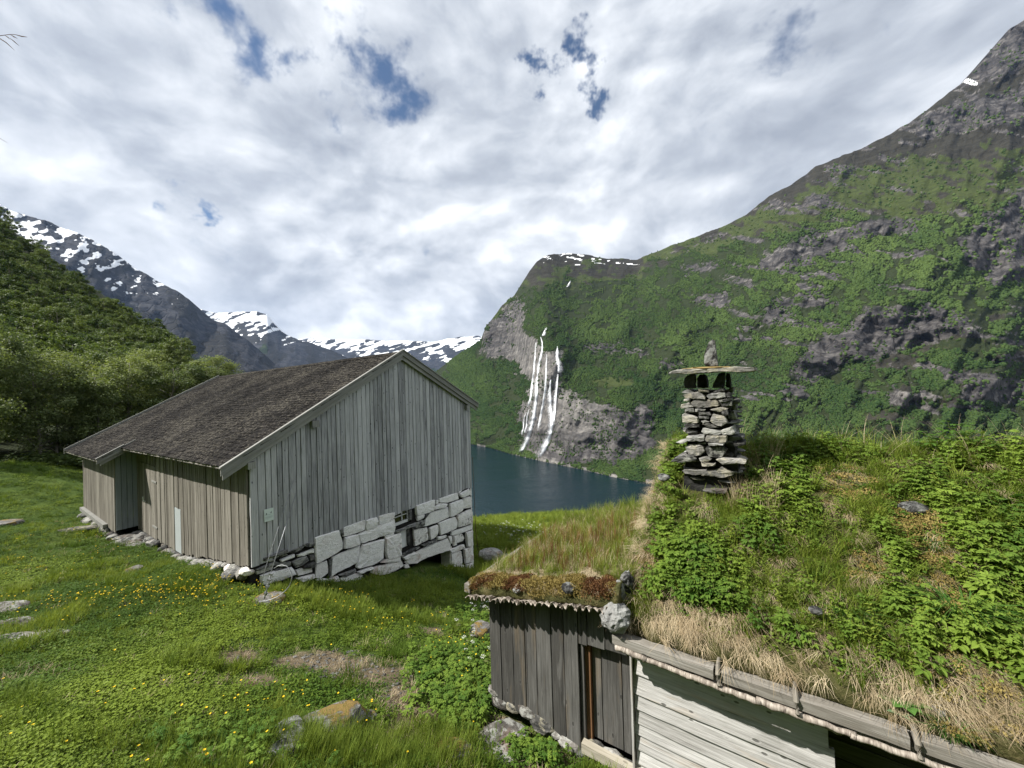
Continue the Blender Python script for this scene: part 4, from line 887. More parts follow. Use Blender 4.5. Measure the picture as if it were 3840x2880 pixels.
# stone base ----------------------------------------------------------------------------
z1 = lambda X, Y: (1150 + X * .19284, 1880 + Y * .19288)
z2 = lambda X, Y: (1450 + X * .21699, 1810 + Y * .21700)
z3 = lambda X, Y: (900 + X * .15671, 2000 + Y * .15672)
W_, K_, S_, D_ = STONE_WHITE, STONE_WORN, STONE_SLATE, STONE_DARK
STONES = [
 (z1, W_, [(155, 710), (620, 565), (690, 800), (690, 930), (500, 1040), (180, 1220)]), (z1, W_, [(715, 505), (1140, 355), (1130, 565), (720, 695), (700, 600)]),
 (z1, W_, [(1155, 370), (1365, 305), (1390, 465), (1160, 570), (1140, 500)]), (z1, W_, [(1400, 285), (1715, 205), (1705, 325), (1420, 465)]), (z1, W_, [(740, 705), (985, 640), (1030, 840), (720, 925)]),
 (z1, W_, [(1005, 640), (1710, 345), (1715, 590), (1055, 825)]), (z1, W_, [(500, 1090), (1045, 860), (975, 1200), (600, 1380), (475, 1480)]), (z1, W_, [(1085, 850), (1505, 740), (1480, 1110), (1300, 1230), (1010, 1305), (965, 1280), (1010, 1080)]),
 (z1, K_, [(1525, 720), (1815, 620), (1830, 1050), (1570, 1125), (1530, 1000)]), (z1, K_, [(190, 1235), (410, 1160), (425, 1390), (260, 1510), (180, 1490)]), (z1, S_, [(620, 1440), (960, 1310), (960, 1370), (740, 1480)]),
 (z1, W_, [(990, 1370), (1270, 1265), (1290, 1300), (1020, 1420)]), (z1, K_, [(1290, 1290), (1700, 1180), (1800, 1260), (1600, 1400), (1400, 1430), (1250, 1390)]), (z1, W_, [(1515, 675), (1705, 600), (1700, 640), (1530, 715)]),
 (z1, S_, [(640, 545), (700, 510), (710, 660), (660, 600)]), (z1, D_, [(430, 1150), (490, 1110), (470, 1450), (440, 1480)]), (z1, K_, [(1430, 1190), (1530, 1130), (1815, 1060), (1815, 1140), (1650, 1180)]),
 (z1, K_, [(440, 1500), (620, 1450), (640, 1560), (470, 1600)]), (z1, K_, [(650, 1500), (960, 1400), (1100, 1440), (1080, 1520), (660, 1580)]), (z1, K_, [(180, 1520), (430, 1500), (440, 1600), (200, 1610)]),
 (z3, D_, [(620, 575), (1120, 370), (1140, 430), (720, 570)]), (z3, S_, [(870, 590), (1140, 455), (1145, 510), (890, 600)]), (z3, S_, [(1150, 440), (1500, 290), (1530, 310), (1450, 400), (1220, 480)]), (z3, S_, [(1490, 260), (1770, 190), (1780, 290), (1560, 320)]),
 (z3, W_, [(960, 640), (1300, 490), (1300, 560), (970, 680)]), (z3, W_, [(1360, 520), (1770, 360), (1770, 460), (1390, 570)]), (z3, S_, [(1240, 680), (1590, 530), (1660, 630), (1500, 750), (1330, 830)]), (z3, D_, [(1640, 520), (1780, 490), (1790, 640), (1680, 660)]),
 (z3, D_, [(1500, 780), (1780, 660), (1790, 800), (1720, 820), (1500, 840)]), (z3, S_, [(380, 860), (820, 680), (960, 700), (800, 760), (390, 880)]), (z3, S_, [(380, 900), (800, 770), (780, 870), (400, 980)]), (z3, S_, [(840, 770), (950, 700), (1220, 680), (1210, 760), (960, 810)]),
 (z3, W_, [(490, 1010), (800, 900), (1230, 810), (1340, 970), (780, 1170), (500, 1220)]), (z3, K_, [(1340, 890), (1480, 830), (1720, 820), (1740, 930), (1390, 1020)]), (z3, D_, [(800, 860), (960, 810), (1050, 830), (1030, 880), (810, 900)]), (z3, K_, [(1340, 1080), (1780, 970), (1800, 1060), (1500, 1160)]),
 (z3, S_, [(560, 580), (640, 580), (640, 640), (560, 660)]), (z3, S_, [(660, 660), (820, 600), (850, 660), (680, 700)]),
 (z2, W_, [(500, 400), (830, 290), (805, 490), (515, 570)]), (z2, W_, [(900, 280), (1225, 170), (1240, 285), (1050, 345), (910, 340)]), (z2, W_, [(1250, 200), (1420, 105), (1430, 210), (1290, 255)]), (z2, K_, [(1320, 270), (1445, 240), (1455, 430), (1320, 450)]),
 (z2, W_, [(850, 300), (895, 290), (890, 370), (850, 385)]), (z2, W_, [(825, 420), (930, 355), (1050, 365), (1030, 415), (830, 465)]), (z2, W_, [(1085, 365), (1300, 290), (1310, 460), (1190, 555), (1085, 590)]), (z2, W_, [(740, 530), (1065, 425), (1080, 600), (880, 690), (650, 765), (680, 600)]),
 (z2, W_, [(515, 580), (655, 540), (640, 610), (525, 665)]), (z2, K_, [(1230, 560), (1440, 460), (1470, 500), (1480, 700), (1225, 775), (1210, 600)]), (z2, W_, [(900, 700), (1180, 590), (1215, 690), (1200, 790), (930, 905)]), (z2, K_, [(465, 820), (700, 775), (720, 990), (490, 1100)]),
 (z2, K_, [(735, 790), (880, 730), (885, 840), (840, 940), (745, 985)]), (z2, W_, [(1115, 850), (1470, 730), (1475, 800), (1280, 870), (1125, 915)]), (z2, S_, [(600, 1080), (860, 970), (850, 1010), (640, 1100)]), (z2, W_, [(870, 940), (1030, 905), (1030, 945), (880, 1000)]),
 (z2, K_, [(330, 1370), (520, 1200), (720, 1100), (1050, 970), (1110, 1060), (1080, 1170), (700, 1290), (520, 1390), (380, 1410)]), (z2, K_, [(1060, 930), (1120, 920), (1125, 1060), (1090, 1040)]), (z2, K_, [(1150, 920), (1190, 910), (1190, 1000), (1150, 1010)]),
 (z2, K_, [(1205, 900), (1310, 880), (1345, 960), (1320, 1010), (1215, 1050)]), (z2, K_, [(1145, 1020), (1200, 1000), (1205, 1080), (1150, 1100)]), (z2, K_, [(1365, 870), (1420, 845), (1475, 830), (1480, 1080), (1390, 1110)]), (z2, K_, [(1085, 1160), (1330, 1065), (1350, 1130), (1110, 1215)]),
 (z2, K_, [(1115, 1230), (1290, 1180), (1310, 1390), (1180, 1480), (1140, 1440)]), (z2, K_, [(1335, 1160), (1480, 1100), (1490, 1250), (1475, 1370), (1360, 1400)]), (z2, K_, [(1250, 1450), (1300, 1410), (1340, 1430), (1290, 1490)]), (z2, K_, [(1370, 1420), (1475, 1380), (1480, 1520), (1380, 1520)]),
 (z2, S_, [(225, 1250), (480, 1120), (590, 1110), (420, 1210), (230, 1300)]), (z2, K_, [(300, 1420), (370, 1400), (400, 1470), (310, 1480)]), (z2, S_, [(150, 840), (510, 690), (510, 730), (170, 870)]), (z2, S_, [(520, 690), (650, 640), (640, 730), (450, 800)]), (z2, K_, [(0, 1340), (215, 1270), (300, 1440), (120, 1540), (0, 1540)]),
 (z2, S_, [(1130, 860), (1040, 890), (1000, 890), (1100, 850)]), (z2, K_, [(270, 1290), (480, 1190), (500, 1220), (330, 1350)]), (z2, D_, [(660, 540), (740, 515), (690, 590), (650, 640)]), (z2, W_, [(1255, 150), (1300, 130), (1290, 160), (1240, 190)])]
for i, (f, m_, poly) in enumerate(STONES):
    Q = [bpx(*f(*p), y=-.03) for p in poly]; Q = [(q[0], q[2]) for q in Q]
    V, Fc = poly_stone(Q, .30, .025 + .02 * (i % 3), i + 50, .13)
    ob('stone', mk_mesh('stone', V, Fc, m_), barn, T(0, -.03 + .015 * ((i * 7) % 4 - 1.5), 0))
# return side of the corner stones
zc = -.05; i = 0
while zc > -3.7:
    h = rb.uniform(.3, .5); V, Fc = poly_stone([(0, zc - h + .02), (.75 + .2 * (i % 2), zc - h + .02), (.72 + .2 * (i % 2), zc), (0, zc)], .2, .04, 700 + i); i += 1
    ob('stone', mk_mesh('stone', V, Fc, STONE_WORN), barn, Matrix(((0, -1, 0, BW + .0), (1, 0, 0, .02), (0, 0, 1, 0), (0, 0, 0, 1)))); zc -= h
# dark core behind the stones with the window, panel and cellar openings left free
o0 = bpx(*z2(480, 1410), y=0)[0]; o1 = bpx(*z2(1110, 1300), y=0)[0]; ozt = -1.55
w0 = bpx(*z2(140, 600), y=0)[0]; w1 = bpx(*z2(425, 600), y=0)[0]; wz = bpx(*z2(150, 760), y=0)[2]
q0 = bpx(*z2(212, 980), y=0)[0]; q1 = bpx(*z2(400, 980), y=0)[0]; qz0 = bpx(*z2(235, 1150), y=0)[2] - .02; qz1 = bpx(*z2(215, 880), y=0)[2] + .02
V, Fc = join([box_vf(-.02, w0, .02, .5, -4.2, -.03), box_vf(w0, w1, .02, .5, qz1 + .06, wz - .05), box_vf(w0, q0, .02, .5, -4.2, qz1 + .06), box_vf(w1, BW - .04, .02, .5, -2.0, -.03), box_vf(o1, BW - .04, .02, .5, -4.4, -2.0), box_vf(q1, w1, .02, .5, -1.9, qz1 + .06), box_vf(q0, q1, .02, .5, -1.9, qz0 - .03),
    box_vf(w0 - .2, o1 + .1, .9, 1.0, -4.2, -.02), box_vf(BW - .3, BW - .05, .5, 14.5, -5.2, -.05), box_vf(0.02, .2, .02, 9.2, -1.6, -.9)])
ob('wall_core', mk_mesh('wall_core', V, Fc, DARK), barn)
# cellar window
wt = -.03
win = ob('window', mk_mesh('window', *box_vf(w0 + .02, w1 - .05, .125, .13, wz, wt), GLASS), barn)
parts = [box_vf(w0 - .1, w1 - .02, .075, .125, wz - .02, wz + .065), box_vf(w1 - .10, w1 - .02, .07, .125, wz + .065, wt), box_vf(w0 - .1, w0 + .0, .07, .125, wz + .065, wt)]
ob('window_frame', mk_mesh('window_frame', *join(parts), PAINT_W), win)
xm = bpx(*z2(230, 600), y=.19)[0]; zm = bpx(*z2(300, 527), y=.19)[2]
ob('glazing_bar', mk_mesh('glazing_bar', *box_vf(xm - .014, xm + .014, .085, .12, wz + .065, wt), PAINT_W), win)
ob('glazing_bar', mk_mesh('glazing_bar', *box_vf(w0 - .0, w1 - .10, .088, .118, zm - .013, zm + .013), PAINT_W), win)
ob('white_panel', mk_mesh('white_panel', *box_vf(q0 - .06, q1 + .0, .07, .09, qz0, qz1), PAINT_W), barn)
for (xa, za, zb_) in ((w1 + .01, wz, -.03), (q1 + .0, qz0, qz1)):
    V, Fc = poly_stone([(0, za), (.25, za), (.25, zb_), (0, zb_)], .1, .02, 90); ob('stone', mk_mesh('stone', V, Fc, STONE_DARK), barn, Matrix(((0, -1, 0, xa + .02), (-1, 0, 0, .26), (0, 0, 1, 0), (0, 0, 0, 1))))
V, Fc = poly_stone([(0, -3.5), (.5, -3.5), (.5, -2.0), (0, -2.0)], .1, .03, 91); ob('stone', mk_mesh('stone', V, Fc, STONE_WORN), barn, Matrix(((0, -1, 0, o1 + .06), (-1, 0, 0, .5), (0, 0, 1, 0), (0, 0, 0, 1))))
# rubble footing under the long wall
for i in range(34):
    yy = .1 + i * .27 + rb.uniform(-.08, .08); s = rb.uniform(.12, .27); mt = (STONE_WORN, STONE_FIELD, STONE_SLATE, STONE_FIELD)[i % 4] if yy < 2 else (STONE_FIELD, STONE_DARK, STONE_SLATE)[i % 3]
    zz = float(zb(yy)) - s * .75; V, Fc = rock_vf(s * rb.uniform(.8, 1.3), s, s * rb.uniform(.45, .7), i + 300, 2, .3)
    ob('footing_stone', mk_mesh('footing_stone', V, Fc, mt), barn, T(rb.uniform(-.14, .1), yy, zz) @ Matrix.Rotation(rb.uniform(0, 3), 4, 'Z'))
for i in range(16):
    yy = 9.4 + i * .34; s = rb.uniform(.14, .26); V, Fc = rock_vf(s * 1.2, s, s * .7, i + 400, 2, .3); ob('footing_stone', mk_mesh('footing_stone', V, Fc, (STONE_FIELD, STONE_DARK)[i % 2]), barn, T(PX + rb.uniform(-.1, .1), yy, -.95 + rb.uniform(-.1, .05)))
for i in range(5):
    V, Fc = rock_vf(rb.uniform(.35, .6), rb.uniform(.25, .4), .07, i + 450, 2, .25); ob('footing_stone', mk_mesh('footing_stone', V, Fc, (STONE_FIELD, STONE_SLATE)[i % 2]), barn, T(-.35 - .1 * i, 9.0 - .45 * i, -.93 - .02 * i) @ Matrix.Rotation(.3 * i, 4, 'Z'))
# notice on the gable ------------------------------------------------------------------
sg = [bpx(960 + X * .08439, 1860 + Y * .08439, y=-.045) for X, Y in ((358, 605), (775, 515), (785, 1060), (370, 1165))]
sx0, sx1 = (sg[0][0] + sg[3][0]) / 2, (sg[1][0] + sg[2][0]) / 2; sz0, sz1 = (sg[3][2] + sg[2][2]) / 2, (sg[0][2] + sg[1][2]) / 2
sign = ob('sign', mk_mesh('sign', *box_vf(0, sx1 - sx0, -.006, 0, 0, sz1 - sz0), SIGN_W), None, BM @ T(sx0, -.042, sz0), 'small white notice sheet pinned to the grey gable boards', 'sign')
sw, shh = sx1 - sx0, sz1 - sz0
def ink(x0, x1, z0, z1, m=SIGN_INK, nm='print'): ob(nm, mk_mesh(nm, *box_vf(x0 * sw, x1 * sw, -.0085, -.0062, z0 * shh, z1 * shh), m), sign)
V = [(.17, .56), (.29, .56), (.31, .62), (.27, .66), (.24, .71), (.21, .66), (.17, .63)]; vv = [(a * sw, -.0085, b * shh) for a, b in V]; vv += [(a * sw, -.0062, b * shh) for a, b in V]
k7 = 7; fc = [tuple(range(7))] + [(i, (i + 1) % 7, (i + 1) % 7 + 7, i + 7) for i in range(7)]; ob('emblem', mk_mesh('emblem', vv, fc, SIGN_INK), sign)
V = [(.60, .66), (.66, .65), (.70, .68), (.80, .78), (.78, .70), (.80, .62), (.75, .60), (.73, .64), (.66, .62)]; vv = [(a * sw, -.0085, b * shh) for a, b in V] + [(a * sw, -.0062, b * shh) for a, b in V]
fc = [tuple(range(9))] + [(i, (i + 1) % 9, (i + 1) % 9 + 9, i + 9) for i in range(9)]; ob('emblem', mk_mesh('emblem', vv, fc, SIGN_INK), sign)
ink(.08, .86, .505, .535, SIGN_GREY)
for i in range(4): ink(.10, .88 - .1 * (i == 3), .385 - i * .05, .405 - i * .05, SIGN_GREY)
ink(.10, .5, .16, .175, SIGN_GREY)
# guy wires, anchor -------------------------------------------------------------------
def wpt(X, Y, dep): return at(940 + X * .3015, 1800 + Y * .30139, dep)
anch = wpt(170, 1475, 8.2)
def wire(pts, r, name, label, group=None, mat=METAL):
    o = np.array(pts[-1]); return ob(name, mk_mesh(name, *tube([np.array(p) - o for p in pts], r, 6), mat, True), None, Matrix.Translation(o), label, 'wire', group)
cable = empty('guy_wire', Matrix.Translation(anch), 'steel guy wire from gable to anchor bolt, with clamps and a loose loop', 'wire')
topw = BM @ Vector(bpx(1110, 1851, y=-.06)); topw = np.array(topw)
def cw(p): return np.array(p) - anch
tb = wpt(252, 1150, 8.3)
ob('cable', mk_mesh('cable', *tube([cw(topw), cw(tb)], .009, 6), METAL, True), cable)
ob('turnbuckle', mk_mesh('turnbuckle', *tube([cw(tb), cw(wpt(235, 1240, 8.27)), cw(wpt(222, 1285, 8.25)), cw(wpt(190, 1405, 8.22)), cw(anch)], [.012, .016, .011, .017, .013], 6), METAL, True), cable)
for X, Y in ((252, 1170), (232, 1242), (207, 1325), (188, 1408)):
    c = wpt(X, Y, 8.25); ob('clamp', mk_mesh('clamp', *box_vf(-.035, .035, -.025, .025, -.02, .02), METAL), cable, Matrix.Translation(cw(c)) @ Matrix.Rotation(.4, 4, 'Y'))
loop = [(290, 1100), (340, 1068), (390, 1058), (440, 1068), (480, 1100), (507, 1150), (515, 1200), (505, 1260), (480, 1320), (440, 1370), (390, 1415), (330, 1455), (260, 1485), (190, 1505), (110, 1512)]
ob('loop', mk_mesh('loop', *tube([cw(wpt(X, Y, 8.25 - .012 * i)) for i, (X, Y) in enumerate(loop)], .009, 6), METAL, True), cable)
t2 = np.array(BM @ Vector(bpx(1101, 1800, y=-.05))); wire([t2, wpt(385, 470, 9.35), wpt(190, 1080, 8.95), at(970, 2225, 8.75)], .007, 'guy_wire', 'thin steel wire running down the gable behind the thicker guy wire')
wire([np.array(BM @ Vector((BW + .06, -.05, 1.2))), np.array(BM @ Vector((BW + .3, .1, -1.9))), at(1800, 2120, 16.2)], .012, 'guy_wire', 'thin dark wires hanging beside the far corner of the barn above the water', None, RUST)
# ------------------------------------------------------------------ sod-roofed hut (local: X along the eave, Y into the hut, Z up; origin = front lower edge of the eave board)
HM = frame(HO, HU, HV, (0, 0, 1))
hut = empty('hut', HM, 'low wooden hut with a thick overgrown sod roof and pale horizontal siding', 'hut')
def hpx(px, py, Y): P = onp(px, py, HO + HV * Y, HV) - HO; return np.array([P @ HU, P @ HV, P[2]])
rh = random.Random(9)
def board_h(x0, x1, z0, z1, y, t, mat, parent, name, seed, tilt=0.012):
    """horizontal board: long axis on local z so that grain runs along it"""
    V, Fc = plank(z1 - z0, t, x1 - x0, seed, .004, 0, 0, 8)
    # plank x -> up, y -> Y, z -> X
    c_, s_ = math.cos(tilt), math.sin(tilt)
    return ob(name, mk_mesh(name, V, Fc, mat), parent, frame((x1, y - s_ * (z1 - z0), z0), (0, s_, c_), (0, c_, -s_), (-1, 0, 0)))
SEND = 1.95
JZ = [-.02, -.19, -.36, -.545, -.78, -.962, -1.14, -1.275, -1.452, -1.62, -1.80]
for i in range(len(JZ) - 1):
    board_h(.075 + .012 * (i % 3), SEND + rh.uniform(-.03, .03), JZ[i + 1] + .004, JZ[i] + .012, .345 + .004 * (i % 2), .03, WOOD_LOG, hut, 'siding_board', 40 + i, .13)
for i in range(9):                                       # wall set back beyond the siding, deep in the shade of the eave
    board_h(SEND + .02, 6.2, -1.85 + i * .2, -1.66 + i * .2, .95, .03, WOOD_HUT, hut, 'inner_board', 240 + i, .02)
V, Fc = join([box_vf(.08, SEND - .02, .40, .44, -1.85, .1), box_vf(SEND - .03, SEND - .02, .36, 1.0, -1.85, .3), box_vf(SEND, 6.2, 1.0, 1.04, -1.9, .3), ([(.1, .36, -2.4), (.1, 5.6, -2.4), (.1, 5.6, .1), (.1, 3.0, 1.5), (.1, .36, .1)], [(0, 1, 2, 3, 4)]), ([(6.2, .36, -2.4), (6.2, 5.6, -2.4), (6.2, 5.6, .1), (6.2, 3.0, 1.5), (6.2, .36, .1)], [(0, 1, 2, 3, 4)]), box_vf(-2.0, -.62, .36, .40, -1.85, .0), box_vf(-2.06, -2.02, .36, 3.2, -2.9, -.25), box_vf(-.7, .1, .55, .6, -1.85, .1), box_vf(.1, 6.2, 5.6, 5.64, -3, .1), box_vf(-2.05, .1, 3.1, 3.14, -2.9, -.6)])
ob('lining', mk_mesh('lining', V, Fc, DARK), hut)
# porch planks
PXS = [-2.10, -1.893, -1.674, -1.464, -1.275, -1.034, -.838, -.628]
ztop = lambda X: -.246 + .205 * (X + 2.10) + .16
for i in range(7):
    w = PXS[i + 1] - PXS[i]; z0 = -1.70 - (.05 if i else .12) + rh.uniform(-.03, .02); L_ = ztop(PXS[i] + w / 2) - z0
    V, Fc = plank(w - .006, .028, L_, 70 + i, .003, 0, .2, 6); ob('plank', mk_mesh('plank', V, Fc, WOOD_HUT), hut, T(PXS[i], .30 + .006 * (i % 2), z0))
for i, (x0, x1) in enumerate(((-.622, -.50), (-.496, -.26), (-.256, .02))):
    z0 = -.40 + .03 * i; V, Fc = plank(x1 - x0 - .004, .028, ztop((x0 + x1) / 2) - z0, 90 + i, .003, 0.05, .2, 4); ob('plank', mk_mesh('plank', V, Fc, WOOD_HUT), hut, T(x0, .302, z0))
door = ob('door', mk_mesh('door', *box_vf(-.50, .075, .435, .455, -1.66, -.30), WOOD_HUT), hut)
for i, (x0, x1) in enumerate(((-.50, -.37), (-.368, -.10), (-.098, .072))):
    V, Fc = plank(x1 - x0 - .004, .022, 1.33, 110 + i, .002, 0, 0, 5); ob('plank', mk_mesh('plank', V, Fc, WOOD_HUT), door, T(x0, .434, -1.66))
V, Fc = tube([(.045, .405, -.87), (.055, .385, -.90), (.05, .385, -.98)], .012, 6); ob('latch', mk_mesh('latch', V, Fc, RUST), door)
df = ob('door_frame', mk_mesh('door_frame', *box_vf(-.625, -.575, .31, .46, -1.75, -.35), WOOD_HUT), hut)
ob('door_jamb', mk_mesh('door_jamb', *box_vf(-.573, -.505, .36, .47, -1.70, -.32), WOOD_BROWN), df)
ob('door_head', mk_mesh('door_head', *box_vf(-.573, .07, .36, .47, -.40, -.32), WOOD_HUT), df)
board_h(-.60, .30, -1.79, -1.655, .31, .09, WOOD_SILL, hut, 'door_sill', 130, 0)
ob('corner_board', mk_mesh('corner_board', *box_vf(.055, .078, .255, .36, -1.8, -.18), WOOD_LOG), hut)
# footing stones under the porch wall
for i, (px, py, s, m_) in enumerate(((1875, 2640, .15, STONE_FIELD), (1915, 2655, .13, STONE_LIGHT), (1975, 2675, .16, STONE_FIELD), (2030, 2720, .2, STONE_LIGHT), (2075, 2755, .12, STONE_FIELD), (2130, 2795, .18, STONE_FIELD), (2180, 2830, .14, STONE_DARK), (2225, 2820, .13, STONE_LIGHT), (2225, 2862, .09, STONE_DARK), (2290, 2860, .16, STONE_FIELD), (2340, 2895, .16, STONE_FIELD), (1850, 2600, .12, STONE_FIELD))):
    p = hpx(px, py, .27); V, Fc = rock_vf(s * 1.15, s * .7, s * .62, 500 + i, 2, .28, 1.8); ob('footing_stone', mk_mesh('footing_stone', V, Fc, m_), hut, T(p[0], .33, p[2]))
# eave board on edge (three lengths), the strap pegs and the birch-bark rolls under it
xe = [-.06, 1.03, 2.46, 4.4, 6.4]
for i in range(4):
    V, Fc = plank(.105, .12, xe[i + 1] - xe[i] - .03, 150 + i, .005, 0, 0, 10)
    ob('eave_board', mk_mesh('eave_board', V, Fc, WOOD_BEAM), hut, Matrix(((0, 0, 1, xe[i]), (0, 1, 0, .12), (1, 0, 0, -.06 + .006 * i), (0, 0, 0, 1))))
for i, X in enumerate((1.04, 1.68, 2.47, 4.4)):
    V, Fc = tube([(X, .16, .10), (X, .04, .085), (X + .004, -.025, .03), (X + .01, -.03, -.06), (X + .012, .02, -.13)], [.016, .02, .021, .02, .014], 7); ob('strap_peg', mk_mesh('strap_peg', V, Fc, BARK), hut)
def bark(x0, x1, y, z, r, seed):
    q = random.Random(seed); n = max(4, int((x1 - x0) / .06)); pts, rr = [], []
    for k in range(n + 1):
        s = k / n; pts.append((0 + (x1 - x0) * s, q.uniform(-.006, .006), q.uniform(-.008, .008) - .0 * s)); rr.append(r * q.uniform(.9, 1.1))
    V, Fc = tube(pts, rr, 7); ob('bark_roll', mk_mesh('bark_roll', V, Fc, BIRCH, True), hut, T(x0, y, z))
X = -.02; i = 0
while X < 6.2:
    Ls = rh.uniform(.3, .8); bark(X, X + Ls, .0 + rh.uniform(-.012, .012), -.098 + rh.uniform(-.01, .01), rh.uniform(.026, .036), 600 + i)
    if rh.random() < .5: bark(X + .1, X + Ls * .7, .03, -.135, .022, 660 + i)
    X += Ls - .04; i += 1
# ragged bark edge under the porch sod: curled strips
zbk = lambda X: -.143 + .207 * (X + 2.313)
X = -2.33; i = 0
while X < -.12:
    w = rh.uniform(.05, .12); n = 7; V, Fc = [], []
    ph = rh.uniform(0, 6); curl = rh.uniform(.012, .03)
    for k in range(n + 1):
        s = k / n; xx = w * s
        for m_ in range(5):
            t = m_ / 4; yy = .10 - .12 * t + .012 * math.sin(ph + s * 5); zz = curl * math.sin(ph + s * 6.0 + t) * (.3 + t) + .012 * t * t
            V.append((xx, yy, zz))
        V.append((xx, V[-1][1] + .004, V[-1][2] - .011)); V.append((xx, .10, -.012))
    for k in range(n):
        for m_ in range(6): a = k * 7 + m_; Fc.append((a, a + 7, a + 8, a + 1))
    ob('bark_strip', mk_mesh('bark_strip', V, Fc, BIRCH, True), hut, T(X, rh.uniform(-.02, .02), zbk(X) + rh.uniform(-.01, .012)) @ Matrix.Rotation(-.2, 4, 'Y')); X += w * .75; i += 1
V, Fc = join([box_vf(0, 2.2, .06, .10, -.03, -.014)]); ob('verge_lath', mk_mesh('verge_lath', V, Fc, WOOD_BEAM), hut, T(-2.3, 0, zbk(-2.3)) @ Matrix.Rotation(-math.atan(.207), 4, 'Y'))
V, Fc = plank(.10, .12, 3.2, 180, .006, 0, 0, 8); ob('eave_log', mk_mesh('eave_log', V, Fc, WOOD_BEAM), hut, Matrix(((1, 0, 0, -2.38), (0, 0, 1, .04), (0, -1, 0, -.10), (0, 0, 0, 1))))
# sod -------------------------------------------------------------------------------
RIDGE = 3.0
def sod_main(X, Y):
    X = np.asarray(X, float); Y = np.asarray(Y, float); yy = np.where(Y < RIDGE, Y, 2 * RIDGE - Y)
    z = .075 + .62 * yy + .13 * sstep(.1, .5, yy) - .10 * sstep(2.6, 3.0, yy)
    z = z + (fbm(X / .9, Y / .9, 0, 3, .5, 301) - .5) * .16 * sstep(.1, .5, yy) + (fbm(X / .22, Y / .22, 0, 2, .5, 302) - .5) * .07
    return z - .16 * sstep(.16, -.12, X + (fbm(Y / .3, 3, 0, 2, .5, 303) - .5) * .12)
def sod_porch(X, Y):
    X = np.asarray(X, float); Y = np.asarray(Y, float)
    z = zbk(X) + .19 * sstep(-.02, .16, Y) + .10 * Y * ((X + 2.5) / 2.5) ** 1.2 + .12 * sstep(-.5, 0, X) * sstep(.3, 1.5, Y) - .12 * sstep(-2.2, -2.42, X)
    return z + (fbm(X / .5, Y / .5, 0, 3, .5, 311) - .5) * .14 + (fbm(X / .12, Y / .12, 0, 2, .5, 312) - .5) * .05
def sod_obj(fn, X0, X1, Y0, Y1, dx, base, name):
    xs = np.arange(X0, X1 + .001, dx); ys = np.arange(Y0, Y1 + .001, dx); X, Y = np.meshgrid(xs, ys); Z = fn(X, Y)
    jx = (fbm(Y / .25, Z / .3, 7, 2, .5, 321) - .5) * .14
    X = X + np.where(X < X0 + .02, jx, 0); Y2 = Y + np.where(Y < Y0 + .02, (fbm(X / .2, Z / .3, 5, 2, .5, 322) - .5) * .06, 0)
    V = np.stack([X, Y2, Z], -1).reshape(-1, 3); F_ = [tuple(f) for f in grid_faces(len(ys), len(xs))]
    nr, nc = len(ys), len(xs); V = list(map(tuple, V)); border = [c for c in range(nc)] + [r * nc + nc - 1 for r in range(1, nr)] + [(nr - 1) * nc + c for c in range(nc - 2, -1, -1)] + [r * nc for r in range(nr - 2, 0, -1)]
    o = len(V)
    for b in border: x, y, z = V[b]; V.append((x + (.03 if x < X0 + .15 else 0), y + (.03 if y < Y0 + .1 else 0), max(base(x, y), z - .42)))
    n = len(border)
    for k in range(n): F_.append((border[k], o + k, o + (k + 1) % n, border[(k + 1) % n]))
    return ob(name, mk_mesh(name, V, F_, SOD, True), hut)
sod_obj(sod_main, -.04, 6.4, .13, 2 * RIDGE, .07, lambda x, y: -.05 + .55 * min(y, 6 - y), 'sod_roof')
sod_obj(sod_porch, -2.30, -.0, .04, 3.3, .05, lambda x, y: zbk(x) - .0, 'porch_sod')
# underside of the roof so the wall head stays dark
V, Fc = join([box_vf(-.05, 6.4, .045, .07, -.125, -.05), ([(-.05, .05, -.06), (6.4, .05, -.06), (6.4, 3, 1.60), (-.05, 3, 1.60)], [(0, 1, 2, 3)]), ([(-2.3, .08, zbk(-2.3) - .02), (-.05, .08, zbk(-.05) - .02), (-.05, 3.3, zbk(-.05) + .1), (-2.3, 3.3, zbk(-2.3) - .02)], [(0, 1, 2, 3)])]); ob('roof_boards', mk_mesh('roof_boards', V, Fc, WOOD_BEAM), hut)
# stones weighing the sod down
for i, (px, py, Y, sx, sz, nm) in enumerate(((2308, 2312, .06, .17, .15, 'verge_stone'), (2322, 2215, .25, .075, .12, 'verge_stone'), (2350, 2190, .35, .09, .16, 'verge_stone'))):
    p = hpx(px, py, Y); V, Fc = rock_vf(sx, sx * .95, sz, 720 + i, 4, .34, 1.9); ob(nm, mk_mesh(nm, V, Fc, STONE_GRAN, False), hut, T(*p))
for i, (px, py, Y, s) in enumerate(((1938, 2212, .05, .05), (2135, 2205, .09, .085), (3425, 1905, 1.9, .10), (3490, 2650, .25, .08), (2490, 1790, 1.5, .07), (3060, 2290, .5, .05))):
    p = hpx(px, py, Y); V, Fc = rock_vf(s * 1.3, s, s * .8, 740 + i, 2, .25); ob('roof_stone', mk_mesh('roof_stone', V, Fc, STONE_GRAN), hut, T(*p))
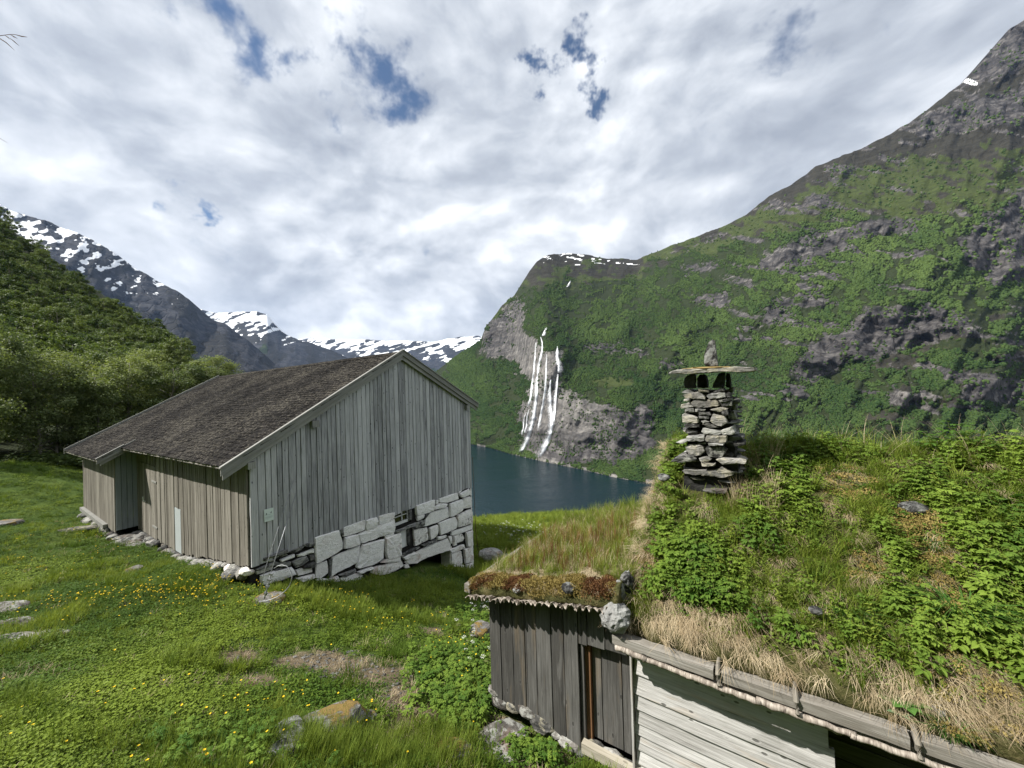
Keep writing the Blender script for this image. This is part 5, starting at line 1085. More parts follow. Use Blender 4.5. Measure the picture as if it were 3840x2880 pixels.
# chimney ------------------------------------------------------------------------------
CY = 1.75
c0 = hpx(2665, 1860, CY); CM = HM @ T(*c0)
chim = empty('chimney', CM, 'tapered dry-stone slate chimney with a flat capstone and a pointed stone on top', 'chimney')
z4 = lambda X, Y: (2480 + X * .22905, 1260 + Y * .22905)
z5 = lambda X, Y: (2460 + X * .19286, 1580 + Y * .19288)
def cpoly(f, poly, Y=CY): return [(q[0] - c0[0], q[2] - c0[2]) for q in (hpx(*f(*p), Y) for p in poly)]
def cstone(f, poly, mat, dy=0.0, depth=.42, bulge=.05, seed=1, name='stone'):
    V, Fc = poly_stone(cpoly(f, poly, CY + dy), depth, bulge, seed, .05); return ob(name, mk_mesh(name, V, Fc, mat), chim, T(0, dy, 0))
S_, D_, L_ = STONE_SLATE, STONE_DARK, STONE_LIGHT
CST = [(z4, S_, [(330, 915), (430, 870), (530, 910), (520, 935), (370, 940)]), (z4, L_, [(600, 870), (780, 900), (790, 920), (610, 925)]), (z4, S_, [(840, 920), (1000, 845), (1050, 900), (860, 925)]), (z4, L_, [(365, 960), (600, 915), (720, 1000), (720, 1035), (390, 1020)]), (z4, S_, [(735, 985), (820, 930), (1040, 925), (1070, 1000), (780, 1040)]),
 (z4, L_, [(365, 1030), (480, 1040), (460, 1075), (370, 1070)]), (z4, S_, [(930, 1055), (1140, 1015), (1150, 1055), (960, 1090)]), (z4, L_, [(310, 1170), (330, 1120), (480, 1100), (530, 1165), (330, 1185)]), (z4, L_, [(470, 1090), (560, 1045), (900, 1045), (960, 1120), (930, 1150), (560, 1175), (530, 1150)]), (z4, S_, [(550, 1190), (730, 1195), (720, 1225), (560, 1240)]),
 (z4, L_, [(800, 1205), (980, 1165), (1100, 1190), (960, 1245)]), (z4, L_, [(345, 1290), (390, 1260), (590, 1330), (610, 1415), (490, 1430), (350, 1410)]), (z4, S_, [(360, 1450), (440, 1430), (630, 1450), (620, 1490), (400, 1505)]), (z4, D_, [(610, 1300), (790, 1320), (780, 1360), (620, 1350)]), (z4, S_, [(640, 1385), (720, 1370), (800, 1400), (680, 1425)]),
 (z4, L_, [(810, 1340), (850, 1275), (1050, 1320), (1080, 1420), (980, 1475), (860, 1450), (800, 1400)]), (z4, L_, [(670, 1440), (760, 1415), (930, 1480), (940, 1505), (780, 1500)]), (z4, S_, [(395, 1560), (420, 1510), (600, 1555), (590, 1590), (410, 1590)]), (z4, S_, [(650, 1570), (680, 1500), (800, 1520), (1000, 1560), (980, 1610), (700, 1610)]), (z4, D_, [(980, 1230), (1090, 1215), (1100, 1310), (1000, 1290)]),
 (z4, S_, [(960, 1550), (1160, 1480), (1210, 1570), (1180, 1620), (1000, 1610)]), (z4, D_, [(380, 1190), (540, 1180), (545, 1245), (390, 1250)]), (z4, D_, [(600, 1240), (800, 1240), (820, 1290), (620, 1290)]), (z4, S_, [(960, 1090), (1150, 1065), (1150, 1150), (1000, 1160)]), (z4, D_, [(1060, 930), (1130, 920), (1130, 1010), (1075, 1005)]),
 (z5, S_, [(580, 385), (600, 290), (850, 260), (950, 270), (945, 380)]), (z5, L_, [(965, 370), (980, 270), (1380, 285), (1370, 400), (1200, 415), (970, 395)]), (z5, S_, [(385, 410), (540, 375), (610, 400), (480, 435)]), (z5, S_, [(805, 410), (980, 410), (990, 440), (830, 445)]), (z5, L_, [(570, 500), (640, 445), (830, 450), (940, 490), (945, 580), (860, 665), (640, 650)]),
 (z5, S_, [(965, 480), (1290, 485), (1390, 540), (1280, 700), (1040, 690), (985, 620)]), (z5, S_, [(280, 780), (400, 690), (560, 655), (720, 670), (790, 740), (740, 770), (520, 800)]), (z5, L_, [(830, 720), (990, 680), (1090, 740), (1000, 780), (860, 775)]), (z5, L_, [(1165, 740), (1290, 710), (1620, 740), (1755, 790), (1740, 830), (1400, 810), (1300, 840)]), (z5, L_, [(870, 800), (1150, 820), (1150, 860), (900, 880)]),
 (z5, L_, [(510, 970), (560, 930), (900, 950), (1200, 950), (1260, 890), (1480, 990), (1490, 1050), (1300, 1090), (1000, 1050), (560, 1010)]), (z5, D_, [(900, 1345), (1380, 1330), (1370, 1390), (1150, 1400)]), (z5, S_, [(1010, 420), (1330, 425), (1320, 465), (1020, 460)])]
for i, (f, m_, p) in enumerate(CST): cstone(f, p, m_, rh.uniform(-.03, .035), rh.uniform(.3, .5), .03, 800 + i)
# stones of the flank, sticking out to the right and set back; mostly dark slate, painting that side's shade
for i, (f, m_, p, dy) in enumerate(((z4, S_, [(1100, 1230), (1180, 1220), (1245, 1340), (1190, 1370), (1100, 1350)], .12), (z4, D_, [(1130, 1405), (1280, 1395), (1290, 1435), (1150, 1440)], .22), (z4, S_, [(1150, 1060), (1290, 1050), (1290, 1100), (1160, 1115)], .2), (z4, D_, [(1120, 1120), (1230, 1115), (1240, 1200), (1130, 1210)], .3), (z4, D_, [(1080, 880), (1180, 830), (1170, 920), (1090, 930)], .25),
    (z5, D_, [(1390, 300), (1700, 280), (1720, 350), (1400, 390)], .12), (z5, S_, [(1350, 430), (1730, 400), (1740, 460), (1500, 475)], .08), (z5, D_, [(1290, 690), (1400, 560), (1540, 640), (1480, 710)], .1), (z5, D_, [(1250, 850), (1500, 860), (1520, 940), (1300, 930)], .25), (z4, D_, [(1150, 1480), (1250, 1520), (1260, 1580), (1180, 1580)], .3), (z4, D_, [(1000, 1290), (1120, 1380), (1110, 1470), (1060, 1470)], .16))):
    cstone(f, p, m_, dy, .35, .03, 860 + i)
# rear and side faces: courses of slabs
for i in range(20):
    z = .12 + i * .07 + rh.uniform(-.02, .02); fr = i / 20; w = .40 - .10 * fr + rh.uniform(-.05, .03)
    for sd in (0, 1):
        V, Fc = rock_vf(rh.uniform(.16, .24), rh.uniform(.15, .22), rh.uniform(.026, .04), 900 + i * 2 + sd, 2, .22, 1.5)
        ob('stone', mk_mesh('stone', V, Fc, (S_, D_)[(i + sd) % 2]), chim, T((w - .17) * (1 if sd else -1) + .02 + rh.uniform(-.03, .03), .52 + rh.uniform(-.06, .06), z) @ Matrix.Rotation(rh.uniform(-.3, .3), 4, 'Z'))
    if i % 2:
        V, Fc = rock_vf(.16, .2, .03, 980 + i, 2, .22, 1.5); ob('stone', mk_mesh('stone', V, Fc, S_), chim, T(w - .16, .24, z) @ Matrix.Rotation(rh.uniform(-.3, .3), 4, 'Z'))
        V, Fc = rock_vf(.16, .2, .03, 1010 + i, 2, .22, 1.5); ob('stone', mk_mesh('stone', V, Fc, L_), chim, T(-w + .16, .24, z) @ Matrix.Rotation(rh.uniform(-.3, .3), 4, 'Z'))
V, Fc = [], []
for z, hw in ((-.3, .42), (.4, .34), (1.05, .27), (1.5, .25)): V += [(-hw, .1, z), (hw, .1, z), (hw, .56, z), (-hw, .56, z)]
for k in range(3):
    for j in range(4): Fc.append((k * 4 + j, k * 4 + (j + 1) % 4, k * 4 + 4 + (j + 1) % 4, k * 4 + 4 + j))
Fc.append((12, 13, 14, 15)); ob('core', mk_mesh('core', V, Fc, STONE_SOOT), chim)
for i, p in enumerate(([(375, 850), (375, 700), (420, 640), (540, 615), (550, 720), (530, 800), (560, 850)], [(590, 850), (585, 700), (630, 630), (715, 625), (750, 720), (760, 850)], [(830, 850), (900, 680), (940, 605), (1040, 605), (1020, 850)], [(1060, 850), (1060, 610), (1110, 600), (1135, 790), (1140, 850)])):
    cstone(z4, p, STONE_SOOT, (.03, .30, .05, .2)[i], .18, .02, 1100 + i, 'support_stone')
capm = cpoly(z4, [(160, 610), (200, 575), (400, 545), (900, 535), (1200, 505), (1540, 512), (1552, 575), (1300, 598), (1100, 578), (800, 592), (500, 617)])
V, Fc = poly_stone(capm, .72, .02, 1200, .07); cap = ob('capstone', mk_mesh('capstone', V, Fc, STONE_LIGHT), chim, T(0, -.12, 0))
V, Fc = rock_vf(.36, .28, .028, 1210, 3, .3, 2.5); ob('moss', mk_mesh('moss', V, Fc, simple_mat('cap_moss', (.13, .09, .03), .95, noise=(40, (.29, .215, .085)))), cap, T(capm[0][0] + .47, .26, capm[2][1] + .0))
tp = cpoly(z4, [(720, 492), (705, 370), (715, 280), (760, 200), (790, 100), (850, 60), (885, 90), (895, 230), (915, 380), (930, 492)], CY + .12)
V, Fc = poly_stone(tp, .17, .03, 1220, .06); V = [(a, b * (1.0 - .55 * max(0, min(1, (c - tp[0][1]) / .42))), c) for a, b, c in V]
ob('top_stone', mk_mesh('top_stone', V, Fc, STONE_GRAN), chim, T(0, .08, 0))
# ------------------------------------------------------------------ meadow vegetation
def herb_proto(seed, n=34, R=.13, H=.09, L=(.015, .034)):
    r = random.Random(seed); V, Fc = [], []
    for i in range(n):
        a = r.uniform(0, 6.28); d = R * math.sqrt(r.random()); p = (d * math.cos(a), d * math.sin(a), H * r.uniform(.25, 1) * (1 - .4 * d / R)); b = r.uniform(0, 6.28); l = r.uniform(*L)
        add_leaf(V, Fc, p, (math.cos(b), math.sin(b), r.uniform(-.25, .35)), (r.uniform(-.3, .3), r.uniform(-.3, .3), 1), l, l * r.uniform(.7, 1.0), .3, .25, True)
    return V, Fc
def tuft_proto(seed, n=26, R=.07, H=(.07, .16), w=.006, lean=(.1, .6), droop=.12, seg=3):
    r = random.Random(seed); V, Fc = [], []
    for i in range(n):
        a = r.uniform(0, 6.28); d = R * math.sqrt(r.random()); add_blade(V, Fc, (d * math.cos(a), d * math.sin(a), -.01), a + r.uniform(-1, 1), r.uniform(*H), w * r.uniform(.7, 1.3), r.uniform(*lean), seg, droop)
    return V, Fc
def combed_proto(seed, n=34, R=.10, L=(.16, .36), w=.004):
    """dead grass lying down towards -y"""
    r = random.Random(seed); V, Fc = [], []
    for i in range(n):
        x, y = r.uniform(-R, R), r.uniform(-R, R); l = r.uniform(*L); a = -math.pi / 2 + r.gauss(0, .45); o = len(V); h = r.uniform(.01, .05)
        for k in range(5):
            s = k / 4; px, py = x + math.cos(a) * l * s, y + math.sin(a) * l * s; z = .005 + h * math.sin(min(1, s * 1.25) * math.pi * .8) - .10 * s * s * l; ww = w * (1 - s * .8) * .5
            V.append((px - math.sin(a) * ww, py + math.cos(a) * ww, z)); V.append((px + math.sin(a) * ww, py - math.cos(a) * ww, z))
        for k in range(4): q = o + 2 * k; Fc.append((q, q + 1, q + 3, q + 2))
    return V, Fc
def rasp_proto(seed, H=.22, nl=6, LL=.06):
    """leafy stem with compound leaves"""
    r = random.Random(seed); V, Fc = [], []; mi = []
    tv, tf = tube([(0, 0, -.03), (r.uniform(-.02, .02), r.uniform(-.02, .02), H * .5), (r.uniform(-.04, .04), r.uniform(-.04, .04), H)], [.004, .003, .002], 4); V += [tuple(v) for v in tv]; Fc += tf; mi += [1] * len(tf)
    a = r.uniform(0, 6)
    for i in range(nl):
        a += 2.4 + r.uniform(-.4, .4); z = H * (.35 + .65 * i / max(1, nl - 1)); el = r.uniform(-.1, .45); d = np.array([math.cos(a) * math.cos(el), math.sin(a) * math.cos(el), math.sin(el)]); pl = LL * r.uniform(.9, 1.5) * (1.15 - .5 * i / nl)
        s = np.cross(d, (0, 0, 1)); s /= np.linalg.norm(s); nn = np.cross(s, d); base = np.array([0, 0, z])
        for (t, sg) in ((1.0, 0), (.55, 1), (.55, -1), (1.0, 1), (1.0, -1)):
            q = base + d * pl * t; dd = d * (.35 if sg else 1) + s * sg * .9; n0 = len(Fc)
            add_leaf(V, Fc, q, dd, nn + np.array([0, 0, .4]), pl * (1.15 if sg == 0 else .95), pl * .62, .3, .3); mi += [0] * (len(Fc) - n0)
    return V, Fc, mi
def flower_proto(seed, H=.18, rad=.016, npet=5):
    r = random.Random(seed); V, Fc = [], []; tv, tf = tube([(0, 0, 0), (.02, .01, H)], [.0022, .0016], 3, False); V += [tuple(v) for v in tv]; Fc += tf; mi = [1] * len(tf)
    for i in range(npet):
        a = i * 6.2832 / npet; n0 = len(Fc); add_leaf(V, Fc, (.02, .01, H), (math.cos(a), math.sin(a), .35), (0, 0, 1), rad, rad * .95, .2, .0, True); mi += [0] * (len(Fc) - n0)
    return V, Fc, mi
def umbel_proto(seed, H=.32, R=.05):
    r = random.Random(seed); V, Fc = [], []; tv, tf = tube([(0, 0, 0), (.02, .01, H)], [.004, .003], 4, False); V += [tuple(v) for v in tv]; Fc += tf; mi = [1] * len(tf)
    for i in range(26):
        a = r.uniform(0, 6.28); d = R * math.sqrt(r.random()); n0 = len(Fc); b = r.uniform(0, 6.28); add_leaf(V, Fc, (.02 + d * math.cos(a), .01 + d * math.sin(a), H + .01 - d * .25), (math.cos(b), math.sin(b), .1), (0, 0, 1), .014, .013, .1, 0, True); mi += [0] * (len(Fc) - n0)
    for i in range(5):
        b = r.uniform(0, 6.28); n0 = len(Fc); add_leaf(V, Fc, (0, 0, H * r.uniform(.1, .6)), (math.cos(b), math.sin(b), .4), (0, 0, 1), .12, .07, .2, .3); mi += [1] * (len(Fc) - n0)
    return V, Fc, mi
def in_barn(x, y, m=.0):
    q = np.stack([x - BA[0], y - BA[1]], -1); u = q @ G[:2]; v = q @ Lx[:2]
    return (v > -.12 - m) & (v < 15.2) & (u < 8.3) & (u > np.where(v > 9.2, -.75, -.15) - m)
def in_hut(x, y, m=.0):
    q = np.stack([x - HO[0], y - HO[1]], -1); u = q @ HU[:2]; v = q @ HV[:2]; return (u > -2.1 - m) & (v > .28 - m) & (v < 6)
def ground_samples(n, y0, y1, seed, l=-2.2, rr=1.0):
    g = np.random.default_rng(seed); y = y0 * np.exp(g.uniform(0, 1, n) * math.log(y1 / y0)); x = g.uniform(l, rr, n) * y
    ok = ~in_barn(x, y) & ~in_hut(x, y); x, y = x[ok], y[ok]; return x, y, g
def put(name, protos, mats, x, y, g, s, tone, label, cat, sink=.0, tilt=.12):
    n = len(x); z = gz(x, y) - sink; return scatter(name, protos, mats, np.stack([x, y, z], 1), np.stack([g.uniform(-tilt, tilt, n), g.uniform(-tilt, tilt, n), g.uniform(0, 6.28, n)], 1), s, tone, label, cat)
def patch(x, y, sc, seed): return fbm(x / sc, y / sc, 0, 4, .55, seed)
x, y, g = ground_samples(38000, 2.6, 27, 1); d = dirt(x, y); k = g.uniform(0, 1, len(x)) > d * 1.5; x, y = x[k], y[k]; pz = patch(x, y, 1.1, 401)
put('meadow_herbs', [herb_proto(s) for s in range(5)], [LEAF_HERB], x, y, g, g.uniform(.6, 1.25, len(x)) * (.85 + .6 * pz) * (1 + .035 * np.maximum(0, y - 7)), np.clip(.42 + (patch(x, y, 2.6, 405) - .5) * 3.0 + (pz - .5) * 1.2 + g.uniform(-.3, .3, len(x)), 0, 1), 'low green meadow herbs covering the yard around the barn', 'meadow plants', .01)
x, y, g = ground_samples(38000, 2.4, 30, 2); d = dirt(x, y); pz = patch(x, y, .9, 402); k = (g.uniform(0, 1, len(x)) > d * 1.6) & (g.uniform(0, 1, len(x)) < .6 + .6 * sstep(.42, .62, pz)); x, y, pz = x[k], y[k], pz[k]
lush = .7 + .9 * sstep(.5, .7, pz) + .5 * np.exp(-((x + 3.8) ** 2 + (y - 10) ** 2) / 12)
put('grass', [tuft_proto(s) for s in range(5)], [LEAF_GRASS], x, y, g, lush * g.uniform(.6, 1.15, len(x)) * (1 + .03 * np.maximum(0, y - 7)), np.clip(.45 + (patch(x, y, 1.8, 403) - .5) * 2.4 + g.uniform(-.25, .25, len(x)), 0, 1), 'short green grass growing over the sloping yard', 'grass', .01)
x, y, g = ground_samples(6500, 3.0, 16, 3, -1.4, .5); pz = patch(x, y, .8, 404); d = dirt(x, y); k = g.uniform(0, 1, len(x)) < .05 + .7 * sstep(.52, .68, pz) + .8 * d; x, y = x[k], y[k]
put('dry_grass', [tuft_proto(s + 50, 16, .06, (.06, .15), .005, (.3, 1.0)) for s in range(3)], [LEAF_DRY], x, y, g, g.uniform(.5, 1.0, len(x)), g.uniform(0, 1, len(x)), 'dry straw-coloured grass mixed into the yard turf', 'grass')
# long grass at the bottom edge and the lush plants beside the porch
def around(px, py, rx, ry, n, seed):
    g = np.random.default_rng(seed); c = px_ground(px, py); return c[0] + g.normal(0, rx, n), c[1] + g.normal(0, ry, n), g
xs, ys = [], []
for px, py, rx, ry, n in ((700, 2870, .8, .25, 130), (1350, 2850, .5, .22, 260), (1150, 2790, .25, .15, 90), (1650, 2830, .35, .25, 110), (1300, 2300, 1.0, .4, 70), (1500, 2230, .8, .3, 70)):
    a, b, g = around(px, py, rx, ry, n, px); xs.append(a); ys.append(b)
x, y = np.concatenate(xs), np.concatenate(ys); k = ~in_hut(x, y, .1) & ~in_barn(x, y) & (np.hypot(x, y) > 3.0); x, y = x[k], y[k]; g = np.random.default_rng(8)
put('tall_grass', [tuft_proto(s + 80, 34, .08, (.14, .34), .006, (.1, .5)) for s in range(4)], [LEAF_GRASS], x, y, g, g.uniform(.6, 1.1, len(x)), g.uniform(.2, .8, len(x)), 'long green grass along the lower edge of the yard', 'grass', .01)
xs, ys = [], []
for px, py, rx, ry, n in ((1745, 2480, .30, .35, 150), (1700, 2600, .28, .3, 130), (1800, 2330, .3, .5, 80), (1650, 2520, .3, .3, 70), (1760, 2680, .2, .2, 60), (2000, 2840, .22, .12, 50), (860, 2800, .4, .2, 40)):
    a, b, g = around(px, py, rx, ry, n, px + 7); xs.append(a); ys.append(b)
x, y = np.concatenate(xs), np.concatenate(ys); k = ~in_hut(x, y, .06); x, y = x[k], y[k]; g = np.random.default_rng(9)
put('leafy_herbs', [rasp_proto(s, .22, 8, .044) for s in range(4)], [LEAF_RASP, STEM], x, y, g, g.uniform(.6, 1.15, len(x)), g.uniform(.0, .7, len(x)), 'tall leafy herbs growing against the porch corner of the hut', 'plants', .02)
# flowers
xs, ys = [], []
for px, py, rx, ry, n in ((560, 2250, 1.4, .35, 170), (760, 2230, 1.0, .45, 110), (350, 2270, 1.2, .35, 90), (150, 2120, 1.4, .9, 90), (900, 2180, .5, .5, 60), (360, 2020, .8, .6, 30), (1250, 2260, .7, .5, 40), (1700, 2440, .35, .4, 34), (1740, 2560, .25, .3, 22), (1500, 2330, 1.0, .8, 40), (700, 2650, 1.6, .6, 26), (960, 2680, .4, .3, 16), (300, 2800, 1.0, .4, 16), (1950, 2010, 2.0, 2.5, 60), (1310, 2690, .5, .2, 10)):
    a, b, g = around(px, py, rx, ry, n, px + 19); xs.append(a); ys.append(b)
x, y = np.concatenate(xs), np.concatenate(ys); k = ~in_hut(x, y, .05) & ~in_barn(x, y, .05); x, y = x[k], y[k]; g = np.random.default_rng(10)
put('buttercups', [flower_proto(s, .15 + .03 * s, .015) for s in range(4)], [PETAL_Y, STEM], x, y, g, g.uniform(.8, 1.25, len(x)), g.uniform(0, 1, len(x)), 'yellow buttercups scattered through the yard grass', 'flowers', .02, .3)
xs, ys = [], []
for px, py, rx, ry, n in ((1800, 2310, .25, .3, 10), (1765, 2410, .2, .25, 7), (1760, 2500, .15, .2, 4), (1960, 2010, 1.2, .8, 60), (1900, 1990, 1.2, .8, 30)):
    a, b, g = around(px, py, rx, ry, n, px + 29); xs.append(a); ys.append(b)
x, y = np.concatenate(xs), np.concatenate(ys); k = ~in_hut(x, y, .1) & ~in_barn(x, y, .05); x, y = x[k], y[k]; g = np.random.default_rng(12)
put('white_umbels', [umbel_proto(s) for s in range(3)], [PETAL_W, STEM], x, y, g, g.uniform(.7, 1.1, len(x)), g.uniform(0, 1, len(x)), 'white umbel flowers near the porch and in the field beyond', 'flowers', .02, .2)
# far field grass beyond the hut
x, y, g = ground_samples(9000, 14, 29, 5, -.2, .6); put('field_grass', [tuft_proto(s + 120, 24, .14, (.2, .42), .016, (.1, .6)) for s in range(3)] + [herb_proto(77, 26, .2, .2, (.06, .1))], [LEAF_GRASS], x, y, g, g.uniform(.6, 1.1, len(x)), np.clip(.75 + g.uniform(-.3, .3, len(x)), 0, 1), 'bright green grass of the small field between barn and fjord', 'grass')
# ------------------------------------------------------------------ rocks in the yard
def yard_rock(px, py, s, label, seed, mat=STONE_FIELD, moss=0, sink=.35, rot=0.):
    p = px_ground(px, py); V, Fc = rock_vf(*s, seed, 3, .24, 1.5, .5)
    return ob('rock', mk_mesh('rock', V, Fc, ROCK_MOSS if moss else mat), None, Matrix.Translation((p[0], p[1], p[2] + s[2] * (1 - sink) * .3)) @ Matrix.Rotation(rot, 4, 'Z'), label, 'rock')
yard_rock(1010, 2255, (.34, .26, .17), 'lichened rock holding the guy wire anchor below the gable', 61, STONE_FIELD, .8)
yard_rock(1235, 2730, (.44, .27, .22), 'grey rock capped with orange moss in the front of the yard', 62, STONE_GRAN, .85, .3, .5)
yard_rock(1075, 2790, (.22, .3, .18), 'pale low rock edge half buried in grass beside the mossy rock', 63, STONE_GRAN, 0, .5, .4)
yard_rock(1370, 2700, (.16, .12, .09), 'small bluish rock poking through orange moss', 64, STONE_GRAN, .9, .3)
yard_rock(1800, 2385, (.26, .3, .28), 'lichen-covered boulder against the porch corner of the hut', 65, STONE_GRAN, .6, .2)
yard_rock(20, 2285, (.40, .22, .12), 'upper flat grey rock slab at the edge of the yard grass', 66, STONE_FIELD)
yard_rock(50, 2345, (.34, .2, .10), 'middle flat rock slab at the edge of the yard grass', 67, STONE_FIELD)
yard_rock(60, 2400, (.42, .16, .09), 'lowest long pale rock slab at the edge of the yard grass', 68, STONE_LIGHT)
yard_rock(200, 2375, (.26, .1, .06), 'thin rock flake showing in the grass inside of the slabs', 69, STONE_FIELD, 0, .5)
yard_rock(20, 1970, (.5, .4, .2), 'dark mossy boulder in the grass near the wood edge', 70, STONE_FIELD, .6)
yard_rock(265, 1990, (.75, .25, .10), 'long flat stone beside the rear bay of the barn', 71, STONE_LIGHT, 0, .4, .5)
yard_rock(505, 2140, (.22, .2, .12), 'weathered slab tilted in the flowery grass before the barn wall', 72, STONE_FIELD, .5)
yard_rock(1840, 2090, (.55, .4, .35), 'boulder in the field beyond the far corner of the barn', 73, STONE_FIELD, 0, .2)
yard_rock(1900, 2100, (.35, .3, .25), 'smaller grey boulder right beside the field boulder', 74, STONE_FIELD, 0, .2)
yard_rock(1690, 2840, (.3, .22, .14), 'brown mossy rock near the porch at the bottom of the yard', 75, STONE_FIELD, .8, .3)
yard_rock(1880, 2790, (.42, .34, .12), 'broad earthy rock slab in front of the porch planks', 76, STONE_FIELD, 0, .5, .6)
yard_rock(1060, 2800 + 40, (.2, .16, .15), 'grey stone in the long grass at the bottom edge', 77, STONE_GRAN, 0, .3)
# loose stones of the worn path: too many and small to tell apart
g = np.random.default_rng(33); px = np.concatenate([g.normal(1290, 130, 260), g.normal(1480, 110, 120), g.normal(1000, 120, 50)]); py = np.concatenate([g.normal(2500, 32, 260), g.normal(2610, 60, 120), g.normal(2480, 30, 50)])
P = np.array([px_ground(a, b) for a, b in zip(px, py)]); k = dirt(P[:, 0], P[:, 1]) > .25; P = P[k]; P[:, 2] = gz(P[:, 0], P[:, 1]); n = len(P)
scatter('gravel', [tuple(rock_vf(1, .8, .5, s, 1, .3)) for s in range(4)], [STONE_FIELD], P, np.stack([g.uniform(-.3, .3, n), g.uniform(-.3, .3, n), g.uniform(0, 6, n)], 1), g.uniform(.008, .04, n) * g.uniform(.5, 1.3, n), g.uniform(0, 1, n), 'loose stones on the worn bare path', 'gravel')

# ------------------------------------------------------------------ vegetation of the hut roof
def h2w(X, Y, Z): X = np.asarray(X); return HO[None] + HU[None] * X[:, None] + HV[None] * np.asarray(Y)[:, None] + np.array([0, 0, 1.0])[None] * np.asarray(Z)[:, None]
HROT = math.atan2(HU[1], HU[0])
def roof_put(name, protos, mats, X, Y, fn, g, s, tone, label, cat, spin=True, sink=.0, lean=0.0, tilt=.2):
    n = len(X); Z = fn(X, Y) - sink; rz = g.uniform(0, 6.28, n) if spin else HROT + .45 + g.normal(0, .45, n)
    return scatter(name, protos, mats, h2w(X, Y, Z), np.stack([g.uniform(-tilt, tilt, n) + (lean if not spin else 0), g.uniform(-tilt, tilt, n), rz], 1), s, tone, label, cat)
def rs(n, seed, x0=-.05, x1=5.6, y0=.1, y1=3.15): g = np.random.default_rng(seed); return g.uniform(x0, x1, n), g.uniform(y0, y1, n), g
def chim_free(X, Y): return ~((X > .32) & (X < 1.2) & (Y > 1.74) & (Y < 2.45))
def sel(X, Y, k): return X[k], Y[k]
def edge_dry(X, Y): return np.clip(sstep(.46, .24, Y + (fbm(X / .5, Y / .5, 0, 3, .5, 421) - .5) * .6) + .8 * sstep(.2, .0, X), 0, 1)
MOSSP = [hpx(px, py, Yp)[:2] + (0, 0) for px, py, Yp in ()] 
def mossm(X, Y):
    m = np.zeros_like(X)
    for px, py, r in ((3180, 1830, .22), (3420, 1960, .26), (3480, 2080, .2), (3560, 1660, .3), (3790, 1690, .4), (3300, 1655, .3), (2400, 2130, .2), (2470, 2050, .12), (3260, 2130, .16), (3540, 2260, .22), (2460, 1650, .2), (3700, 2790, .25), (3650, 2600, .25), (2400, 1900, .12)):
        q = roofpt(px, py); m = np.maximum(m, np.exp(-((X - q[0]) ** 2 + (Y - q[1]) ** 2) / (r * r)))
    return m
_RP = {}
def roofpt(px, py):
    if (px, py) in _RP: return _RP[(px, py)]
    r = _roofpt(px, py); _RP[(px, py)] = r; return r
def _roofpt(px, py):
    d = ray(px, py); t = np.arange(2.6, 12, .012); p = d[None] * t[:, None] - HO[None]; X, Y = p @ HU, p @ HV
    k = np.argmax((Y > .1) & (p[:, 2] < sod_main(X, Y))); return X[k], Y[k]
X, Y, g = rs(380, 41, -.08, 5.6, .22, .6); k = g.uniform(0, 1, len(X)) < edge_dry(X, Y) * 1.1 + .04; X, Y = sel(X, Y, k)
roof_put('dry_grass', [combed_proto(s, 30, .10, (.14, .32), .0036) for s in range(5)], [LEAF_DRY], X, Y, sod_main, g, g.uniform(.6, 1.1, len(X)), g.uniform(0, 1, len(X)), 'dead straw grass combed down over the eave of the sod roof', 'grass', False, 0, .35, .2)
X, Y, g = rs(1500, 42); k = chim_free(X, Y) & (fbm(X / .4, Y / .4, 0, 3, .5, 422) > .46); X, Y = sel(X, Y, k)
roof_put('withered_grass', [combed_proto(s + 10, 26, .09, (.1, .24)) for s in range(4)], [LEAF_DRY], X, Y, sod_main, g, g.uniform(.6, 1.1, len(X)), g.uniform(0, .8, len(X)), 'withered grass lying between the green plants on the sod roof', 'grass', False, 0, .3, .25)
X, Y, g = rs(150, 43, -.1, .15, .2, 2.9); roof_put('verge_grass', [combed_proto(s + 20, 30, .08, (.12, .25)) for s in range(3)], [LEAF_DRY], X, Y, sod_main, g, g.uniform(.7, 1.2, len(X)), g.uniform(0, 1, len(X)), 'dry grass hanging along the verge of the sod roof beside the porch', 'grass', True)
X, Y, g = rs(5200, 44, .06, 5.6, .34, 3.1); pm = fbm(X / .75, Y / .75, 0, 3, .5, 423); mm = mossm(X, Y); k = chim_free(X, Y) & (mm < .35) & (g.uniform(0, 1, len(X)) < sstep(.26, .56, pm) * (1 - .55 * edge_dry(X, Y))); X, Y = sel(X, Y, k); pm = pm[k]
roof_put('raspberry_plants', [rasp_proto(s + 20, .14 + .03 * (s % 3), 6 + s % 3, .036) for s in range(6)], [LEAF_RASP, STEM], X, Y, sod_main, g, g.uniform(.5, 1.12, len(X)) ** 1.2 * (.6 + 1.1 * pm), np.clip(.15 + 1.1 * fbm(X / .4, Y / .4, 0, 2, .5, 424) - .15 + g.uniform(-.2, .2, len(X)), 0, 1), 'leafy green raspberry plants matted over the sod roof', 'plants', True, .02, 0, .3)
X, Y, g = rs(3200, 45, .0, 5.6, .18, 3.1); pm = fbm(X / .5, Y / .5, 0, 3, .5, 425); k = chim_free(X, Y) & (g.uniform(0, 1, len(X)) < .25 + .8 * sstep(.45, .6, pm)) & (mossm(X, Y) < .4); X, Y = sel(X, Y, k)
roof_put('roof_grass', [tuft_proto(s + 200, 26, .06, (.10, .26), .0055, (.15, .8), .2) for s in range(5)], [LEAF_GRASS], X, Y, sod_main, g, g.uniform(.6, 1.2, len(X)), g.uniform(.2, 1, len(X)), 'green grass tufts growing on the sod roof', 'grass')
X, Y, g = rs(3600, 46, .0, 5.6, .26, 3.1); k = chim_free(X, Y); X, Y = sel(X, Y, k)
